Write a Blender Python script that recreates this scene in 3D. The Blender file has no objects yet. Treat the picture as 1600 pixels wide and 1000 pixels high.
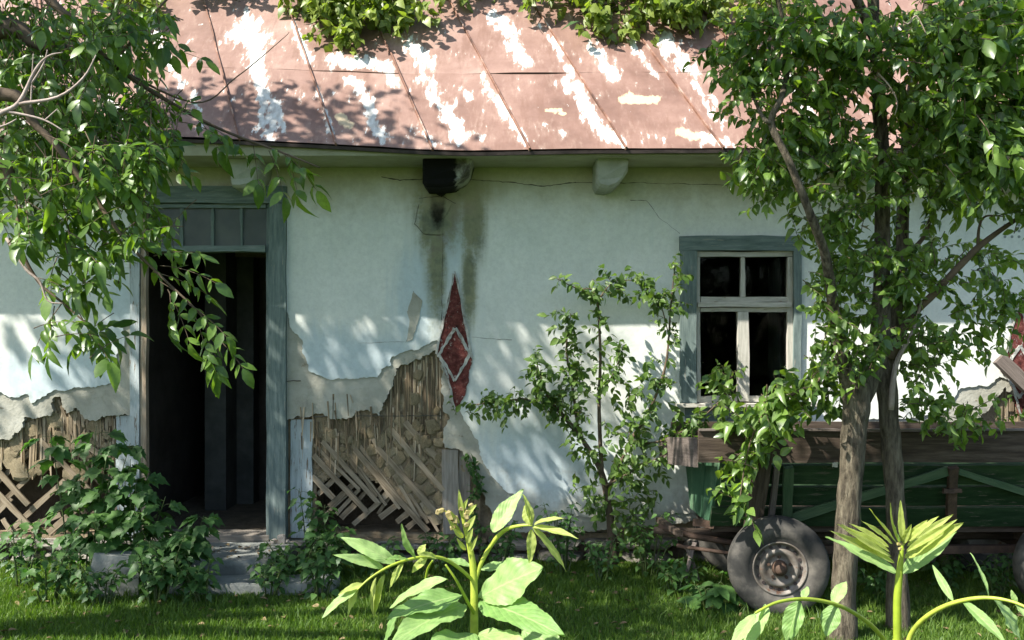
import bpy, math, random
import numpy as np
from mathutils import Vector, Matrix, noise as mnoise
from mathutils.geometry import tessellate_polygon

random.seed(7)
rng = np.random.default_rng(11)
scene = bpy.context.scene
COL = scene.collection

# ------------------------------------------------------------------ camera, sky, sun, exposure
F = 1500.0            # focal length in photo pixels (photo is 1600 x 1000)
HOR = 530.0           # horizon row
CAMZ = 1.8
cam_d = bpy.data.cameras.new('camera'); cam = bpy.data.objects.new('camera', cam_d); COL.objects.link(cam)
cam.location = (0, 0, CAMZ); cam.rotation_euler = (math.radians(90), 0, 0)
cam_d.sensor_width = 36; cam_d.lens = 36 * F / 1600
cam_d.shift_y = (HOR - 500) / 1600
cam_d.clip_start = 0.05; cam_d.clip_end = 2000
scene.camera = cam

SUN = Vector((0.74, 0.45, -1.0)).normalized()      # direction the light travels
world = bpy.data.worlds.new('World'); scene.world = world; world.use_nodes = True
wn = world.node_tree.nodes; wl = world.node_tree.links
sky = wn.new('ShaderNodeTexSky'); sky.sky_type = 'NISHITA'; sky.sun_disc = False
sky.sun_elevation = math.asin(-SUN.z); sky.sun_rotation = math.atan2(-SUN.x, -SUN.y)
sky.air_density = 1.0; sky.dust_density = 1.2; sky.ozone_density = 1.0
wn['Background'].inputs['Strength'].default_value = 0.112
wl.new(sky.outputs[0], wn['Background'].inputs['Color'])
sd = bpy.data.lights.new('sun', 'SUN'); sd.energy = 5.0; sd.angle = math.radians(0.53); sd.color = (1.0, 0.95, 0.86)
so = bpy.data.objects.new('sun', sd); COL.objects.link(so)
so.rotation_euler = SUN.to_track_quat('-Z', 'Y').to_euler(); so.location = (-10, -5, 14)
vs = scene.view_settings; vs.view_transform = 'Standard'; vs.look = 'None'; vs.exposure = 1.25; vs.gamma = 1
scene.cycles.max_bounces = 6; scene.cycles.diffuse_bounces = 3; scene.cycles.glossy_bounces = 2
scene.cycles.transmission_bounces = 4; scene.cycles.transparent_max_bounces = 8
scene.cycles.caustics_reflective = False; scene.cycles.caustics_refractive = False
scene.cycles.use_denoising = True

def P(px, py, Y):
    return Vector(((px - 800) * Y / F, Y, CAMZ - (py - HOR) * Y / F))
WY = 7.70             # front face of the white plaster
def W(px, py):        # photo pixel -> wall (X, Z)
    return ((px - 800) * WY / F, CAMZ - (py - HOR) * WY / F)

# ------------------------------------------------------------------ object helpers
WM = {}
I4 = Matrix.Identity(4)
def new(name, mesh, mat=None, parent=None, M=None, kind=None):
    o = bpy.data.objects.new(name, mesh); COL.objects.link(o)
    M = M if M is not None else I4
    WM[o.name] = M.copy()
    if parent is not None:
        o.parent = parent
        o.matrix_basis = WM[parent.name].inverted() @ M
    else:
        o.matrix_basis = M
    if mat is not None and mesh is not None and len(mesh.materials) == 0:
        mesh.materials.append(mat)
    if kind: o['kind'] = kind
    return o
def thing(name, label, cat, loc=(0, 0, 0), group=None):
    o = new(name, None, M=Matrix.Translation(loc))
    o.empty_display_size = 0.1
    return tag(o, label, cat, group)
def tag(o, label, cat, group=None):
    o['label'] = label; o['category'] = cat
    if group: o['group'] = group
    return o

def mesh_np(name, V, T, smooth=False, uv=None):
    V = np.asarray(V, np.float32); T = np.asarray(T, np.int32)
    m = bpy.data.meshes.new(name)
    m.vertices.add(len(V)); m.vertices.foreach_set('co', V.ravel())
    k = T.shape[1]
    m.loops.add(T.size); m.loops.foreach_set('vertex_index', T.ravel())
    m.polygons.add(len(T))
    m.polygons.foreach_set('loop_start', np.arange(0, T.size, k, dtype=np.int32))
    m.polygons.foreach_set('loop_total', np.full(len(T), k, np.int32))
    if smooth: m.polygons.foreach_set('use_smooth', np.ones(len(T), bool))
    if uv is not None:
        l = m.uv_layers.new(name='UVMap')
        l.data.foreach_set('uv', np.asarray(uv, np.float32)[T.ravel()].ravel())
    m.update(calc_edges=True)
    return m
def mesh_py(name, V, Fs, smooth=False):
    m = bpy.data.meshes.new(name); m.from_pydata([tuple(v) for v in V], [], Fs)
    if smooth:
        m.polygons.foreach_set('use_smooth', [True] * len(m.polygons))
    m.update(); return m

class MB:
    def __init__(s): s.v = []; s.f = []
    def add(s, V, Fs):
        b = len(s.v); s.v += [tuple(v) for v in V]; s.f += [tuple(i + b for i in f) for f in Fs]; return s
    def box(s, x0, x1, y0, y1, z0, z1, j=0):
        V = [(x, y, z) for x in (x0, x1) for y in (y0, y1) for z in (z0, z1)]
        if j: V = [tuple(c + random.uniform(-j, j) for c in v) for v in V]
        return s.add(V, [(0, 1, 3, 2), (4, 6, 7, 5), (0, 4, 5, 1), (2, 3, 7, 6), (0, 2, 6, 4), (1, 5, 7, 3)])
    def tube(s, pts, rad, n=8, cap=True, wob=0):
        V, Fs = tube_arrays(pts, rad, n, cap, wob); return s.add(V, Fs)
    def build(s, name, mat, parent=None, smooth=False, kind=None, M=None):
        return new(name, mesh_py(name, s.v, s.f, smooth), mat, parent, M, kind)

def tube_arrays(pts, rad, n=8, cap=True, wob=0):
    pts = [Vector(p) for p in pts]; V = []; Fs = []
    t = (pts[1] - pts[0]).normalized()
    u = t.orthogonal().normalized()
    for i, p in enumerate(pts):
        t2 = (pts[min(i + 1, len(pts) - 1)] - pts[max(i - 1, 0)])
        t2 = t2.normalized() if t2.length > 1e-9 else t
        u = (u - t2 * u.dot(t2)); u = u.normalized() if u.length > 1e-6 else t2.orthogonal().normalized()
        w = t2.cross(u)
        for k in range(n):
            a = 2 * math.pi * k / n
            r = rad[i] if not wob else rad[i] * (1 + wob * mnoise.noise((p + u * math.cos(a) * .1 + w * math.sin(a) * .1) * 9))
            V.append(p + (u * math.cos(a) + w * math.sin(a)) * r)
    for i in range(len(pts) - 1):
        for k in range(n):
            k2 = (k + 1) % n
            Fs.append((i * n + k, i * n + k2, (i + 1) * n + k2, (i + 1) * n + k))
    if cap:
        Fs.append(tuple(range(n - 1, -1, -1))); b = (len(pts) - 1) * n
        Fs.append(tuple(b + k for k in range(n)))
    return V, Fs

def spline(pts, m=6):
    """Catmull-Rom through points (Vector or (Vector, radius))."""
    pts = [(Vector(p[0]), p[1]) for p in pts]; out = []
    for i in range(len(pts) - 1):
        p0 = pts[max(i - 1, 0)]; p1 = pts[i]; p2 = pts[i + 1]; p3 = pts[min(i + 2, len(pts) - 1)]
        for k in range(m):
            t = k / m
            q = 0.5 * ((2 * p1[0]) + (p2[0] - p0[0]) * t + (2 * p0[0] - 5 * p1[0] + 4 * p2[0] - p3[0]) * t * t + (3 * p1[0] - p0[0] - 3 * p2[0] + p3[0]) * t ** 3)
            out.append((q, p1[1] + (p2[1] - p1[1]) * t))
    out.append(pts[-1]); return [o[0] for o in out], [o[1] for o in out]

def bar(name, p0, p1, w, t, mat, parent, up=(0, -1, 0), jit=0.004, seg=4, taper=1.0, kind=None):
    """A sawn board: local X runs along it, w across, t thick towards up; edges slightly uneven."""
    p0 = Vector(p0); p1 = Vector(p1); d = p1 - p0; L = d.length; x = d.normalized()
    z = Vector(up); z = (z - x * z.dot(x)).normalized(); y = z.cross(x)
    M = Matrix((x, y, z)).transposed().to_4x4(); M.translation = p0
    V = []; Fs = []; ox = random.uniform(0, 50)
    for i in range(seg + 1):
        s = L * i / seg; k = 1 + (taper - 1) * i / seg
        e = [random.uniform(-jit, jit) for _ in range(4)]
        a = mnoise.noise((s * 1.5 + ox, 0, 0)) * jit * 1.5
        V += [(s, -w / 2 * k + e[0] + a, 0), (s, w / 2 * k + e[1] + a, 0), (s, w / 2 * k + e[1] + a, t + e[2] * .5), (s, -w / 2 * k + e[0] + a, t + e[3] * .5)]
    for i in range(seg):
        b = i * 4
        for k in range(4):
            Fs.append((b + k, b + (k + 1) % 4, b + 4 + (k + 1) % 4, b + 4 + k))
    Fs += [(3, 2, 1, 0), tuple(seg * 4 + k for k in range(4))]
    me = mesh_py(name, V, [f[::-1] for f in Fs])
    return new(name, me, mat, parent, M, kind)

def jag(loop, step=0.03, amp=0.012, seed=0.0, closed=True):
    """Roughen a polyline so that it reads as a broken plaster edge."""
    out = []; n = len(loop)
    for i in range(n if closed else n - 1):
        a = Vector(loop[i]).to_2d(); b = Vector(loop[(i + 1) % n]).to_2d(); d = b - a
        k = max(1, int(d.length / step)); nn = Vector((-d.y, d.x)).normalized() if d.length > 0 else Vector((0, 0))
        for j in range(k):
            q = a + d * (j / k)
            v = mnoise.noise((q.x * 14 + seed, q.y * 14, seed)) * .7 + mnoise.noise((q.x * 45, q.y * 45 + seed, 0)) * .5
            w = 1.0 if (j > 0) else 0.5
            q = q + nn * amp * v * w
            out.append((q.x, q.y))
    if not closed: out.append(tuple(Vector(loop[-1]).to_2d()))
    return out

def slab(name, loops, y0, y1, mat, parent, kind=None):
    """Polygon (first loop) with holes (other loops) in X,Z, extruded from y0 (front) to y1."""
    polys = [[Vector((x, z, 0)) for x, z in lp] for lp in loops]
    tris = tessellate_polygon(polys)
    flat = [p for lp in loops for p in lp]; n = len(flat)
    V = [(x, y0, z) for x, z in flat] + [(x, y1, z) for x, z in flat]; Fs = []
    for a, b, c in tris:
        A, B, C = flat[a], flat[b], flat[c]
        ar = (B[0] - A[0]) * (C[1] - A[1]) - (C[0] - A[0]) * (B[1] - A[1])
        t = (a, b, c) if ar > 0 else (c, b, a)
        Fs.append(t); Fs.append(tuple(i + n for i in t[::-1]))
    b = 0
    for li, lp in enumerate(loops):
        ar = sum(lp[i][0] * lp[(i + 1) % len(lp)][1] - lp[(i + 1) % len(lp)][0] * lp[i][1] for i in range(len(lp)))
        flip = (ar > 0) != (li > 0)
        for i in range(len(lp)):
            j = (i + 1) % len(lp); q = (b + i, b + i + n, b + j + n, b + j)
            Fs.append(q if flip else q[::-1])
        b += len(lp)
    return new(name, mesh_py(name, V, Fs), mat, parent, None, kind)

def inpoly(x, y, poly):
    r = False; j = len(poly) - 1
    for i in range(len(poly)):
        if (poly[i][1] > y) != (poly[j][1] > y) and x < (poly[j][0] - poly[i][0]) * (y - poly[i][1]) / (poly[j][1] - poly[i][1]) + poly[i][0]:
            r = not r
        j = i
    return r

def lathe(prof, n=40, axis='Y'):
    V = []; Fs = []
    for (r, h) in prof:
        for k in range(n):
            a = 2 * math.pi * k / n; V.append((r * math.cos(a), h, r * math.sin(a)))
    for i in range(len(prof) - 1):
        for k in range(n):
            k2 = (k + 1) % n; Fs.append((i * n + k, i * n + k2, (i + 1) * n + k2, (i + 1) * n + k))
    return V, Fs

# ------------------------------------------------------------------ materials
def nodes(m):
    m.use_nodes = True; nt = m.node_tree
    return nt, nt.nodes, nt.links, nt.nodes['Principled BSDF']
def mk(nt, t, **kw):
    n = nt.nodes.new(t)
    for k, v in kw.items():
        if k.startswith('i_'): n.inputs[int(k[2:])].default_value = v
        else: setattr(n, k, v)
    return n
def coords(nt, mode, scale=(1, 1, 1)):
    L = nt.links
    if mode == 'pos': c = mk(nt, 'ShaderNodeNewGeometry').outputs['Position']
    else: c = mk(nt, 'ShaderNodeTexCoord').outputs['Object']
    if tuple(scale) != (1, 1, 1):
        v = mk(nt, 'ShaderNodeVectorMath', operation='MULTIPLY'); L.new(c, v.inputs[0]); v.inputs[1].default_value = scale; c = v.outputs[0]
    return c
def ramp(nt, fac, stops, interp='LINEAR'):
    r = mk(nt, 'ShaderNodeValToRGB'); cr = r.color_ramp; cr.interpolation = interp
    while len(cr.elements) < len(stops): cr.elements.new(0.5)
    for e, (p, c) in zip(cr.elements, stops):
        e.position = p; e.color = (*c, 1) if len(c) == 3 else c
    nt.links.new(fac, r.inputs[0]); return r.outputs[0]
def noise(nt, vec, scale, detail=5, rough=.6, dist=0):
    n = mk(nt, 'ShaderNodeTexNoise'); n.inputs['Scale'].default_value = scale; n.inputs['Detail'].default_value = detail
    n.inputs['Roughness'].default_value = rough; n.inputs['Distortion'].default_value = dist
    nt.links.new(vec, n.inputs['Vector']); return n.outputs[0]
def mth(nt, op, a, b=None, c=None, clamp=False):
    n = mk(nt, 'ShaderNodeMath', operation=op, use_clamp=clamp)
    for i, x in enumerate((a, b, c)):
        if x is None: continue
        if isinstance(x, (int, float)): n.inputs[i].default_value = x
        else: nt.links.new(x, n.inputs[i])
    return n.outputs[0]
def sstep(nt, v, a, b):
    n = mk(nt, 'ShaderNodeMapRange', interpolation_type='SMOOTHSTEP')
    nt.links.new(v, n.inputs[0]); n.inputs[1].default_value = a; n.inputs[2].default_value = b; return n.outputs[0]
def mix(nt, f, a, b, mode='MIX'):
    n = mk(nt, 'ShaderNodeMix', data_type='RGBA', blend_type=mode)
    for s, x in ((n.inputs[0], f), (n.inputs[6], a), (n.inputs[7], b)):
        if isinstance(x, (int, float)): s.default_value = x
        elif isinstance(x, tuple): s.default_value = (*x, 1) if len(x) == 3 else x
        else: nt.links.new(x, s)
    return n.outputs[2]
def bump(nt, h, strength, dist=0.01, prev=None):
    b = mk(nt, 'ShaderNodeBump'); b.inputs['Strength'].default_value = strength; b.inputs['Distance'].default_value = dist
    nt.links.new(h, b.inputs['Height'])
    if prev is not None: nt.links.new(prev, b.inputs['Normal'])
    return b.outputs[0]

def pmat(name, stops, scale=(1, 1, 1), nscale=6, rough=.85, bstr=.4, bdist=.01, bscale=None, mode='Object', detail=6, spec=.2, metal=0, vary=0.0, wear=None):
    """General weathered surface: noise ramp colour + bump, optional wear = (colour, threshold, scale)."""
    m = bpy.data.materials.new(name); nt, N, L, b = nodes(m)
    c = coords(nt, mode, scale)
    f = noise(nt, c, nscale, detail, .65)
    oi = mk(nt, 'ShaderNodeObjectInfo').outputs['Random']
    off = mth(nt, 'MULTIPLY_ADD', oi, vary, -vary / 2)
    col = ramp(nt, mth(nt, 'ADD', f, off), stops)
    h = noise(nt, c, bscale or nscale * 4, 6, .7)
    nrm = bump(nt, h, bstr, bdist)
    if wear:
        wc, th, ws = wear
        wf = noise(nt, c, ws, 8, .7)
        wm = sstep(nt, wf, th, th + .05)
        col = mix(nt, wm, col, wc)
        nrm = bump(nt, wm, .3, .003, nrm)
    L.new(col, b.inputs['Base Color']); L.new(nrm, b.inputs['Normal'])
    b.inputs['Roughness'].default_value = rough; b.inputs['Specular IOR Level'].default_value = spec; b.inputs['Metallic'].default_value = metal
    return m

def blob(nt, vec, cx, cz, rx, rz, skew=0.0):
    """1 at the centre of an ellipse on the wall plane, 0 at its edge."""
    s = mk(nt, 'ShaderNodeSeparateXYZ'); nt.links.new(vec, s.inputs[0])
    dx = mth(nt, 'MULTIPLY', mth(nt, 'SUBTRACT', s.outputs[0], cx), 1 / rx)
    dz = mth(nt, 'MULTIPLY', mth(nt, 'SUBTRACT', s.outputs[2], cz), 1 / rz)
    d = mth(nt, 'SQRT', mth(nt, 'ADD', mth(nt, 'MULTIPLY', dx, dx), mth(nt, 'MULTIPLY', dz, dz)))
    return mth(nt, 'SUBTRACT', 1.0, d, clamp=True)

def wall_paint():
    m = bpy.data.materials.new('limewash'); nt, N, L, b = nodes(m)
    p = coords(nt, 'pos')
    n1 = noise(nt, p, 1.3, 5, .6); n2 = noise(nt, p, 5, 6, .65); n3 = noise(nt, p, 28, 5, .7)
    pv = coords(nt, 'pos', (9, 1, .8)); nst = noise(nt, pv, 1.6, 6, .65)        # vertical drips
    col = ramp(nt, n1, [(.3, (.68, .705, .66)), (.5, (.75, .77, .72)), (.72, (.80, .81, .755))])
    col = mix(nt, mth(nt, 'MULTIPLY', sstep(nt, n2, .42, .75), .22), col, (.56, .59, .55))
    # older blue wash showing through low on the wall and beside the leak
    def bl(px, py, rx, ry):
        x, z = W(px, py); return blob(nt, p, x, z, rx * WY / F, ry * WY / F)
    blue = None
    for a in ((520, 560, 110, 70), (655, 470, 60, 130), (100, 590, 170, 70), (190, 480, 40, 80), (560, 560, 160, 60), (850, 720, 150, 120), (700, 380, 50, 120)):
        k = bl(*a); blue = k if blue is None else mth(nt, 'MAXIMUM', blue, k)
    bm = sstep(nt, mth(nt, 'MULTIPLY_ADD', nst, .9, mth(nt, 'MULTIPLY', blue, 1.0)), .45, 1.15)
    col = mix(nt, mth(nt, 'MULTIPLY', bm, .6), col, (.42, .54, .61))
    # green-black mould where the gutterless valley leaks, with its own ragged outline
    st = None
    for a in ((690, 325, 70, 105), (681, 395, 26, 190), (738, 335, 36, 120), (715, 296, 90, 50), (733, 440, 20, 110), (668, 350, 22, 90)):
        k = bl(*a); st = k if st is None else mth(nt, 'MAXIMUM', st, k)
    sm = sstep(nt, mth(nt, 'ADD', mth(nt, 'MULTIPLY', st, .9), mth(nt, 'MULTIPLY_ADD', n3, .6, mth(nt, 'MULTIPLY', nst, .5))), .60, 1.2)
    col = mix(nt, mth(nt, 'MULTIPLY', sm, .88), col, ramp(nt, n2, [(.35, (.10, .11, .055)), (.5, (.21, .21, .10)), (.65, (.17, .14, .09))]))
    bk = None  # black under the beam: dark of the soffit hole painted on the wall
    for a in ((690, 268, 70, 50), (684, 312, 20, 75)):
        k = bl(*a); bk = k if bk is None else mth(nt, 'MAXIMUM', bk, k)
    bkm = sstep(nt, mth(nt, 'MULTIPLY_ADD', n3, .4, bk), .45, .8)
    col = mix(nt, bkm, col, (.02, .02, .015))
    # yellowed band under the eaves
    s = mk(nt, 'ShaderNodeSeparateXYZ'); L.new(p, s.inputs[0])
    top = sstep(nt, mth(nt, 'MULTIPLY_ADD', n2, .5, s.outputs[2]), 2.95, 3.45)
    col = mix(nt, mth(nt, 'MULTIPLY', top, .85), col, (.46, .43, .28))
    dirt = sstep(nt, mth(nt, 'MULTIPLY_ADD', n2, -.9, mth(nt, 'MULTIPLY_ADD', nst, -.35, s.outputs[2])), .12, -.28)
    col = mix(nt, mth(nt, 'MULTIPLY', dirt, .7), col, (.40, .37, .29))
    fine = ramp(nt, n3, [(.3, (.9, .9, .9)), (.65, (1.05, 1.05, 1.05))])
    col = mix(nt, 1.0, col, fine, 'MULTIPLY')
    L.new(col, b.inputs['Base Color']); b.inputs['Roughness'].default_value = .92; b.inputs['Specular IOR Level'].default_value = .1
    nb = bump(nt, noise(nt, p, 3.2, 4, .5), .35, .03)
    nb = bump(nt, n3, .25, .006, nb)
    L.new(nb, b.inputs['Normal']); return m

def roof_paint():
    m = bpy.data.materials.new('peeling_roof_paint'); nt, N, L, b = nodes(m)
    p = coords(nt, 'pos')
    oi = mk(nt, 'ShaderNodeObjectInfo').outputs['Random']
    n1 = noise(nt, p, 2.2, 6, .65); n2 = noise(nt, coords(nt, 'pos', (2.4, .7, .7)), 4.5, 6, .65); n3 = noise(nt, p, 40, 5, .7)
    v = mth(nt, 'ADD', n1, mth(nt, 'MULTIPLY_ADD', oi, .22, -.11))
    n4 = noise(nt, coords(nt, 'pos', (3.2, .7, .7)), 3.5, 8, .7); n5 = noise(nt, coords(nt, 'pos', (2.2, .8, .8)), 11, 5, .62)
    col = ramp(nt, v, [(.25, (.14, .08, .062)), (.45, (.215, .128, .102)), (.6, (.265, .165, .133)), (.78, (.35, .235, .195))])
    col = mix(nt, mth(nt, 'MULTIPLY', sstep(nt, n4, .47, .68), .6), col, (.165, .09, .066))
    col = mix(nt, mth(nt, 'MULTIPLY', sstep(nt, n3, .55, .72), .35), col, (.17, .085, .06))
    at = mth(nt, 'MULTIPLY', mk(nt, 'ShaderNodeAttribute', attribute_name='peel').outputs['Fac'], .8)
    k = mth(nt, 'ADD', at, mth(nt, 'MULTIPLY_ADD', n2, 1.7, -.85))
    k = mth(nt, 'ADD', k, mth(nt, 'MULTIPLY_ADD', n5, 1.7, -.85))
    ghost = sstep(nt, k, .0, .5)
    col = mix(nt, mth(nt, 'MULTIPLY', ghost, .25), col, (.50, .38, .31))
    flake = sstep(nt, mth(nt, 'ADD', n5, mth(nt, 'MULTIPLY', n4, .35)), .86, .90)
    pm = mth(nt, 'MAXIMUM', sstep(nt, k, .33, .52), mth(nt, 'MULTIPLY', flake, .7))
    bare = ramp(nt, n5, [(.35, (.40, .37, .34)), (.5, (.54, .54, .51)), (.65, (.66, .67, .65))])
    col = mix(nt, pm, col, bare)
    yl = mk(nt, 'ShaderNodeAttribute', attribute_name='ochre').outputs['Fac']
    col = mix(nt, mth(nt, 'MULTIPLY', sstep(nt, mth(nt, 'ADD', mth(nt, 'MULTIPLY', n5, 1.2), yl), .95, 1.15), .8), col, (.60, .50, .32))
    L.new(col, b.inputs['Base Color'])
    L.new(ramp(nt, pm, [(0, (.6, .6, .6)), (1, (.75, .75, .75))]), b.inputs['Roughness'])
    b.inputs['Specular IOR Level'].default_value = .3
    nb = bump(nt, noise(nt, p, 6, 3, .5), .25, .02); nb = bump(nt, pm, .35, -.003, nb); nb = bump(nt, n3, .15, .004, nb)
    L.new(nb, b.inputs['Normal']); return m

def leafmat(name, c1, c2, trans, tfac=.35, rough=.42, spec=.4, veins=False):
    m = bpy.data.materials.new(name); nt, N, L, b = nodes(m)
    g = mk(nt, 'ShaderNodeNewGeometry'); oi = mk(nt, 'ShaderNodeObjectInfo')
    r = mth(nt, 'FRACT', mth(nt, 'ADD', mth(nt, 'MULTIPLY', g.outputs['Random Per Island'], .73), mth(nt, 'MULTIPLY', oi.outputs['Random'], .91)))
    n = noise(nt, g.outputs['Position'], 1.7, 3, .5); nf = noise(nt, g.outputs['Position'], 60, 4, .6)
    v = mth(nt, 'ADD', mth(nt, 'MULTIPLY', r, .65), mth(nt, 'MULTIPLY', n, .35))
    mid = tuple((a + c) / 2 for a, c in zip(c1, c2))
    col = ramp(nt, v, [(.12, c1), (.5, mid), (.85, c2), (.95, (c2[0] * 1.6, c2[1] * 1.12, c2[2] * .8)), (1.0, (c2[0] * 1.9, c2[1] * .95, c2[2] * .8))])
    col = mix(nt, 1.0, col, ramp(nt, nf, [(.3, (.8, .8, .8)), (.7, (1.15, 1.15, 1.1))]), 'MULTIPLY')
    tcol = mix(nt, 1.0, col, trans, 'MULTIPLY')
    if name == 'grass_blade':
        dry = sstep(nt, mth(nt, 'ADD', r, mth(nt, 'MULTIPLY', noise(nt, g.outputs['Position'], 2.6, 4, .6), .5)), 1.25, 1.33)
        col = mix(nt, dry, col, (.24, .21, .09))
        tcol = mix(nt, dry, tcol, (.24, .2, .08))
    if veins:
        uv = mk(nt, 'ShaderNodeTexCoord').outputs['UV']; s = mk(nt, 'ShaderNodeSeparateXYZ'); L.new(uv, s.inputs[0])
        au = mth(nt, 'ABSOLUTE', s.outputs[0])
        q = mth(nt, 'FRACT', mth(nt, 'SUBTRACT', mth(nt, 'MULTIPLY', s.outputs[1], 9.0), mth(nt, 'MULTIPLY', au, 3.2)))
        tri = mth(nt, 'ABSOLUTE', mth(nt, 'SUBTRACT', q, .5))
        side = sstep(nt, tri, .40, .5)
        midr = mth(nt, 'SUBTRACT', 1.0, sstep(nt, au, .02, .07))
        vm = mth(nt, 'MAXIMUM', mth(nt, 'MULTIPLY', side, .45), midr)
        col = mix(nt, mth(nt, 'MULTIPLY', vm, .5), mix(nt, mth(nt, 'MULTIPLY', sstep(nt, nf, .62, .72), .5), col, (.30, .27, .10)), (.46, .54, .24))
        nb = bump(nt, mth(nt, 'SUBTRACT', 1.0, tri), .25, .005)
        L.new(nb, b.inputs['Normal'])
    L.new(col, b.inputs['Base Color']); b.inputs['Roughness'].default_value = rough; b.inputs['Specular IOR Level'].default_value = spec
    tr = mk(nt, 'ShaderNodeBsdfTranslucent'); L.new(tcol, tr.inputs['Color'])
    ms = mk(nt, 'ShaderNodeMixShader'); ms.inputs[0].default_value = tfac
    L.new(b.outputs[0], ms.inputs[1]); L.new(tr.outputs[0], ms.inputs[2])
    L.new(ms.outputs[0], nt.nodes['Material Output'].inputs['Surface']); return m

GR = (.12, .3, 1.0)
M = {}
M['wall'] = wall_paint()
M['beige'] = pmat('old_plaster', [(.3, (.30, .29, .24)), (.5, (.40, .39, .33)), (.7, (.48, .47, .41))], nscale=4, bstr=.6, bdist=.012, bscale=30, mode='pos', wear=((.25, .22, .16), .64, 9))
M['clay'] = pmat('straw_clay', [(.25, (.13, .095, .06)), (.5, (.25, .195, .125)), (.75, (.37, .30, .20))], nscale=7, bstr=1.0, bdist=.02, bscale=26, mode='pos')
M['clay_dark'] = pmat('dark_clay', [(.3, (.06, .045, .03)), (.7, (.13, .10, .07))], nscale=6, bstr=.8, bdist=.02, mode='pos')  # darker clay for the pit backs and the plinth core
M['lump'] = pmat('clay_cob', [(.25, (.19, .15, .085)), (.5, (.29, .235, .145)), (.75, (.38, .315, .205))], nscale=14, bstr=.9, bdist=.012, bscale=60, vary=.35)
M['lath'] = pmat('weathered_lath', [(.3, (.13, .10, .065)), (.5, (.24, .19, .13)), (.72, (.35, .29, .21))], scale=(1, 12, 12), nscale=5, bstr=.5, bdist=.004, vary=.3)
rm = bpy.data.materials.new('dry_reed'); nt, N, L, b = nodes(rm); L.new(ramp(nt, mk(nt, 'ShaderNodeNewGeometry').outputs['Random Per Island'], [(0, (.08, .055, .035)), (.4, (.23, .17, .10)), (.75, (.37, .28, .175)), (1, (.46, .39, .29))]), b.inputs['Base Color']); b.inputs['Roughness'].default_value = .9
M['reed'] = rm
M['board'] = pmat('grey_board', [(.3, (.15, .125, .10)), (.5, (.235, .205, .17)), (.7, (.32, .29, .25))], scale=(1, 14, 14), nscale=4, bstr=.6, bdist=.005, vary=.25)
M['bluepost'] = pmat('limewashed_post', [(.3, (.30, .34, .34)), (.5, (.42, .47, .48)), (.7, (.52, .56, .56))], scale=(1, 9, 9), nscale=4, bstr=.5, bdist=.005, wear=((.20, .16, .12), .57, 6))
M['teal'] = pmat('weathered_teal_paint', [(.3, (.10, .135, .13)), (.5, (.155, .20, .19)), (.72, (.24, .285, .27))], scale=(1, 9, 9), nscale=5, bstr=.5, bdist=.004, wear=((.30, .29, .25), .60, 7))
M['jamb'] = pmat('bare_door_post', [(.3, (.22, .16, .11)), (.5, (.36, .28, .205)), (.7, (.48, .41, .33))], scale=(1, 10, 10), nscale=4, bstr=.5, bdist=.004, wear=((.22, .27, .26), .6, 5))
M['sash'] = pmat('weathered_white_sash', [(.3, (.33, .32, .27)), (.5, (.47, .45, .39)), (.7, (.60, .58, .52))], scale=(1, 10, 10), nscale=5, bstr=.4, bdist=.003, wear=((.24, .19, .14), .6, 8))
M['roof'] = roof_paint()
M['seam'] = pmat('rusty_seam', [(.35, (.09, .055, .045)), (.55, (.26, .14, .10)), (.75, (.55, .48, .42))], nscale=5, bstr=.3, mode='pos')
M['eave'] = pmat('dark_eave_edge', [(.3, (.03, .025, .025)), (.7, (.09, .07, .065))], nscale=6, mode='pos')
M['soffit'] = pmat('limewashed_soffit', [(.3, (.30, .29, .20)), (.7, (.46, .45, .33))], nscale=4, mode='pos', bstr=.4)
M['beam'] = pmat('limewashed_beam', [(.3, (.30, .31, .27)), (.5, (.43, .44, .39)), (.7, (.52, .53, .48))], nscale=5, mode='pos', bstr=.5, wear=((.12, .11, .09), .64, 5))
M['mould_dark_beam'] = pmat('mouldy_beam_dark_left', [(.40, (.03, .028, .02)), (.50, (.14, .135, .11)), (.60, (.42, .42, .37))], nscale=4, mode='pos', bstr=.5)
mm = M['mould_dark_beam']; nt = mm.node_tree; b_ = nt.nodes['Principled BSDF']; old = b_.inputs['Base Color'].links[0].from_socket
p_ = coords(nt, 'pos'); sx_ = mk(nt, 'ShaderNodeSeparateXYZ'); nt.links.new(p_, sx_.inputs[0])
nt.links.new(mix(nt, sstep(nt, mth(nt, 'MULTIPLY_ADD', noise(nt, p_, 14, 5, .7), .16, sx_.outputs[0]), -.37, -.33), (.006, .006, .005), old), b_.inputs['Base Color'])  # mould, with the left part painted near black for the hole beside it
M['hole_shade'] = pmat('painted_hole_shade', [(.35, (.008, .008, .006)), (.7, (.035, .032, .022))], nscale=8, mode='pos', bstr=.8)  # near-black colour standing for the shade inside the soffit hole
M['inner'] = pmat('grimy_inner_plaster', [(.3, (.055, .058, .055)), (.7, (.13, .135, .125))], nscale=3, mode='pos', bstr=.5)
M['innerdark'] = pmat('dark_inner_plaster', [(.3, (.04, .035, .03)), (.7, (.09, .08, .07))], nscale=3, mode='pos', bstr=.5)  # darker plaster for the set-back inner walls and the ceiling
M['dirt'] = pmat('trodden_earth', [(.3, (.11, .09, .065)), (.7, (.23, .19, .14))], nscale=9, mode='pos', bstr=.9, bdist=.02)
M['stone'] = pmat('plinth_stone', [(.25, (.13, .12, .10)), (.5, (.22, .20, .17)), (.75, (.33, .31, .27))], nscale=6, bstr=.8, bdist=.015, vary=.3, wear=((.07, .09, .04), .6, 4))
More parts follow.
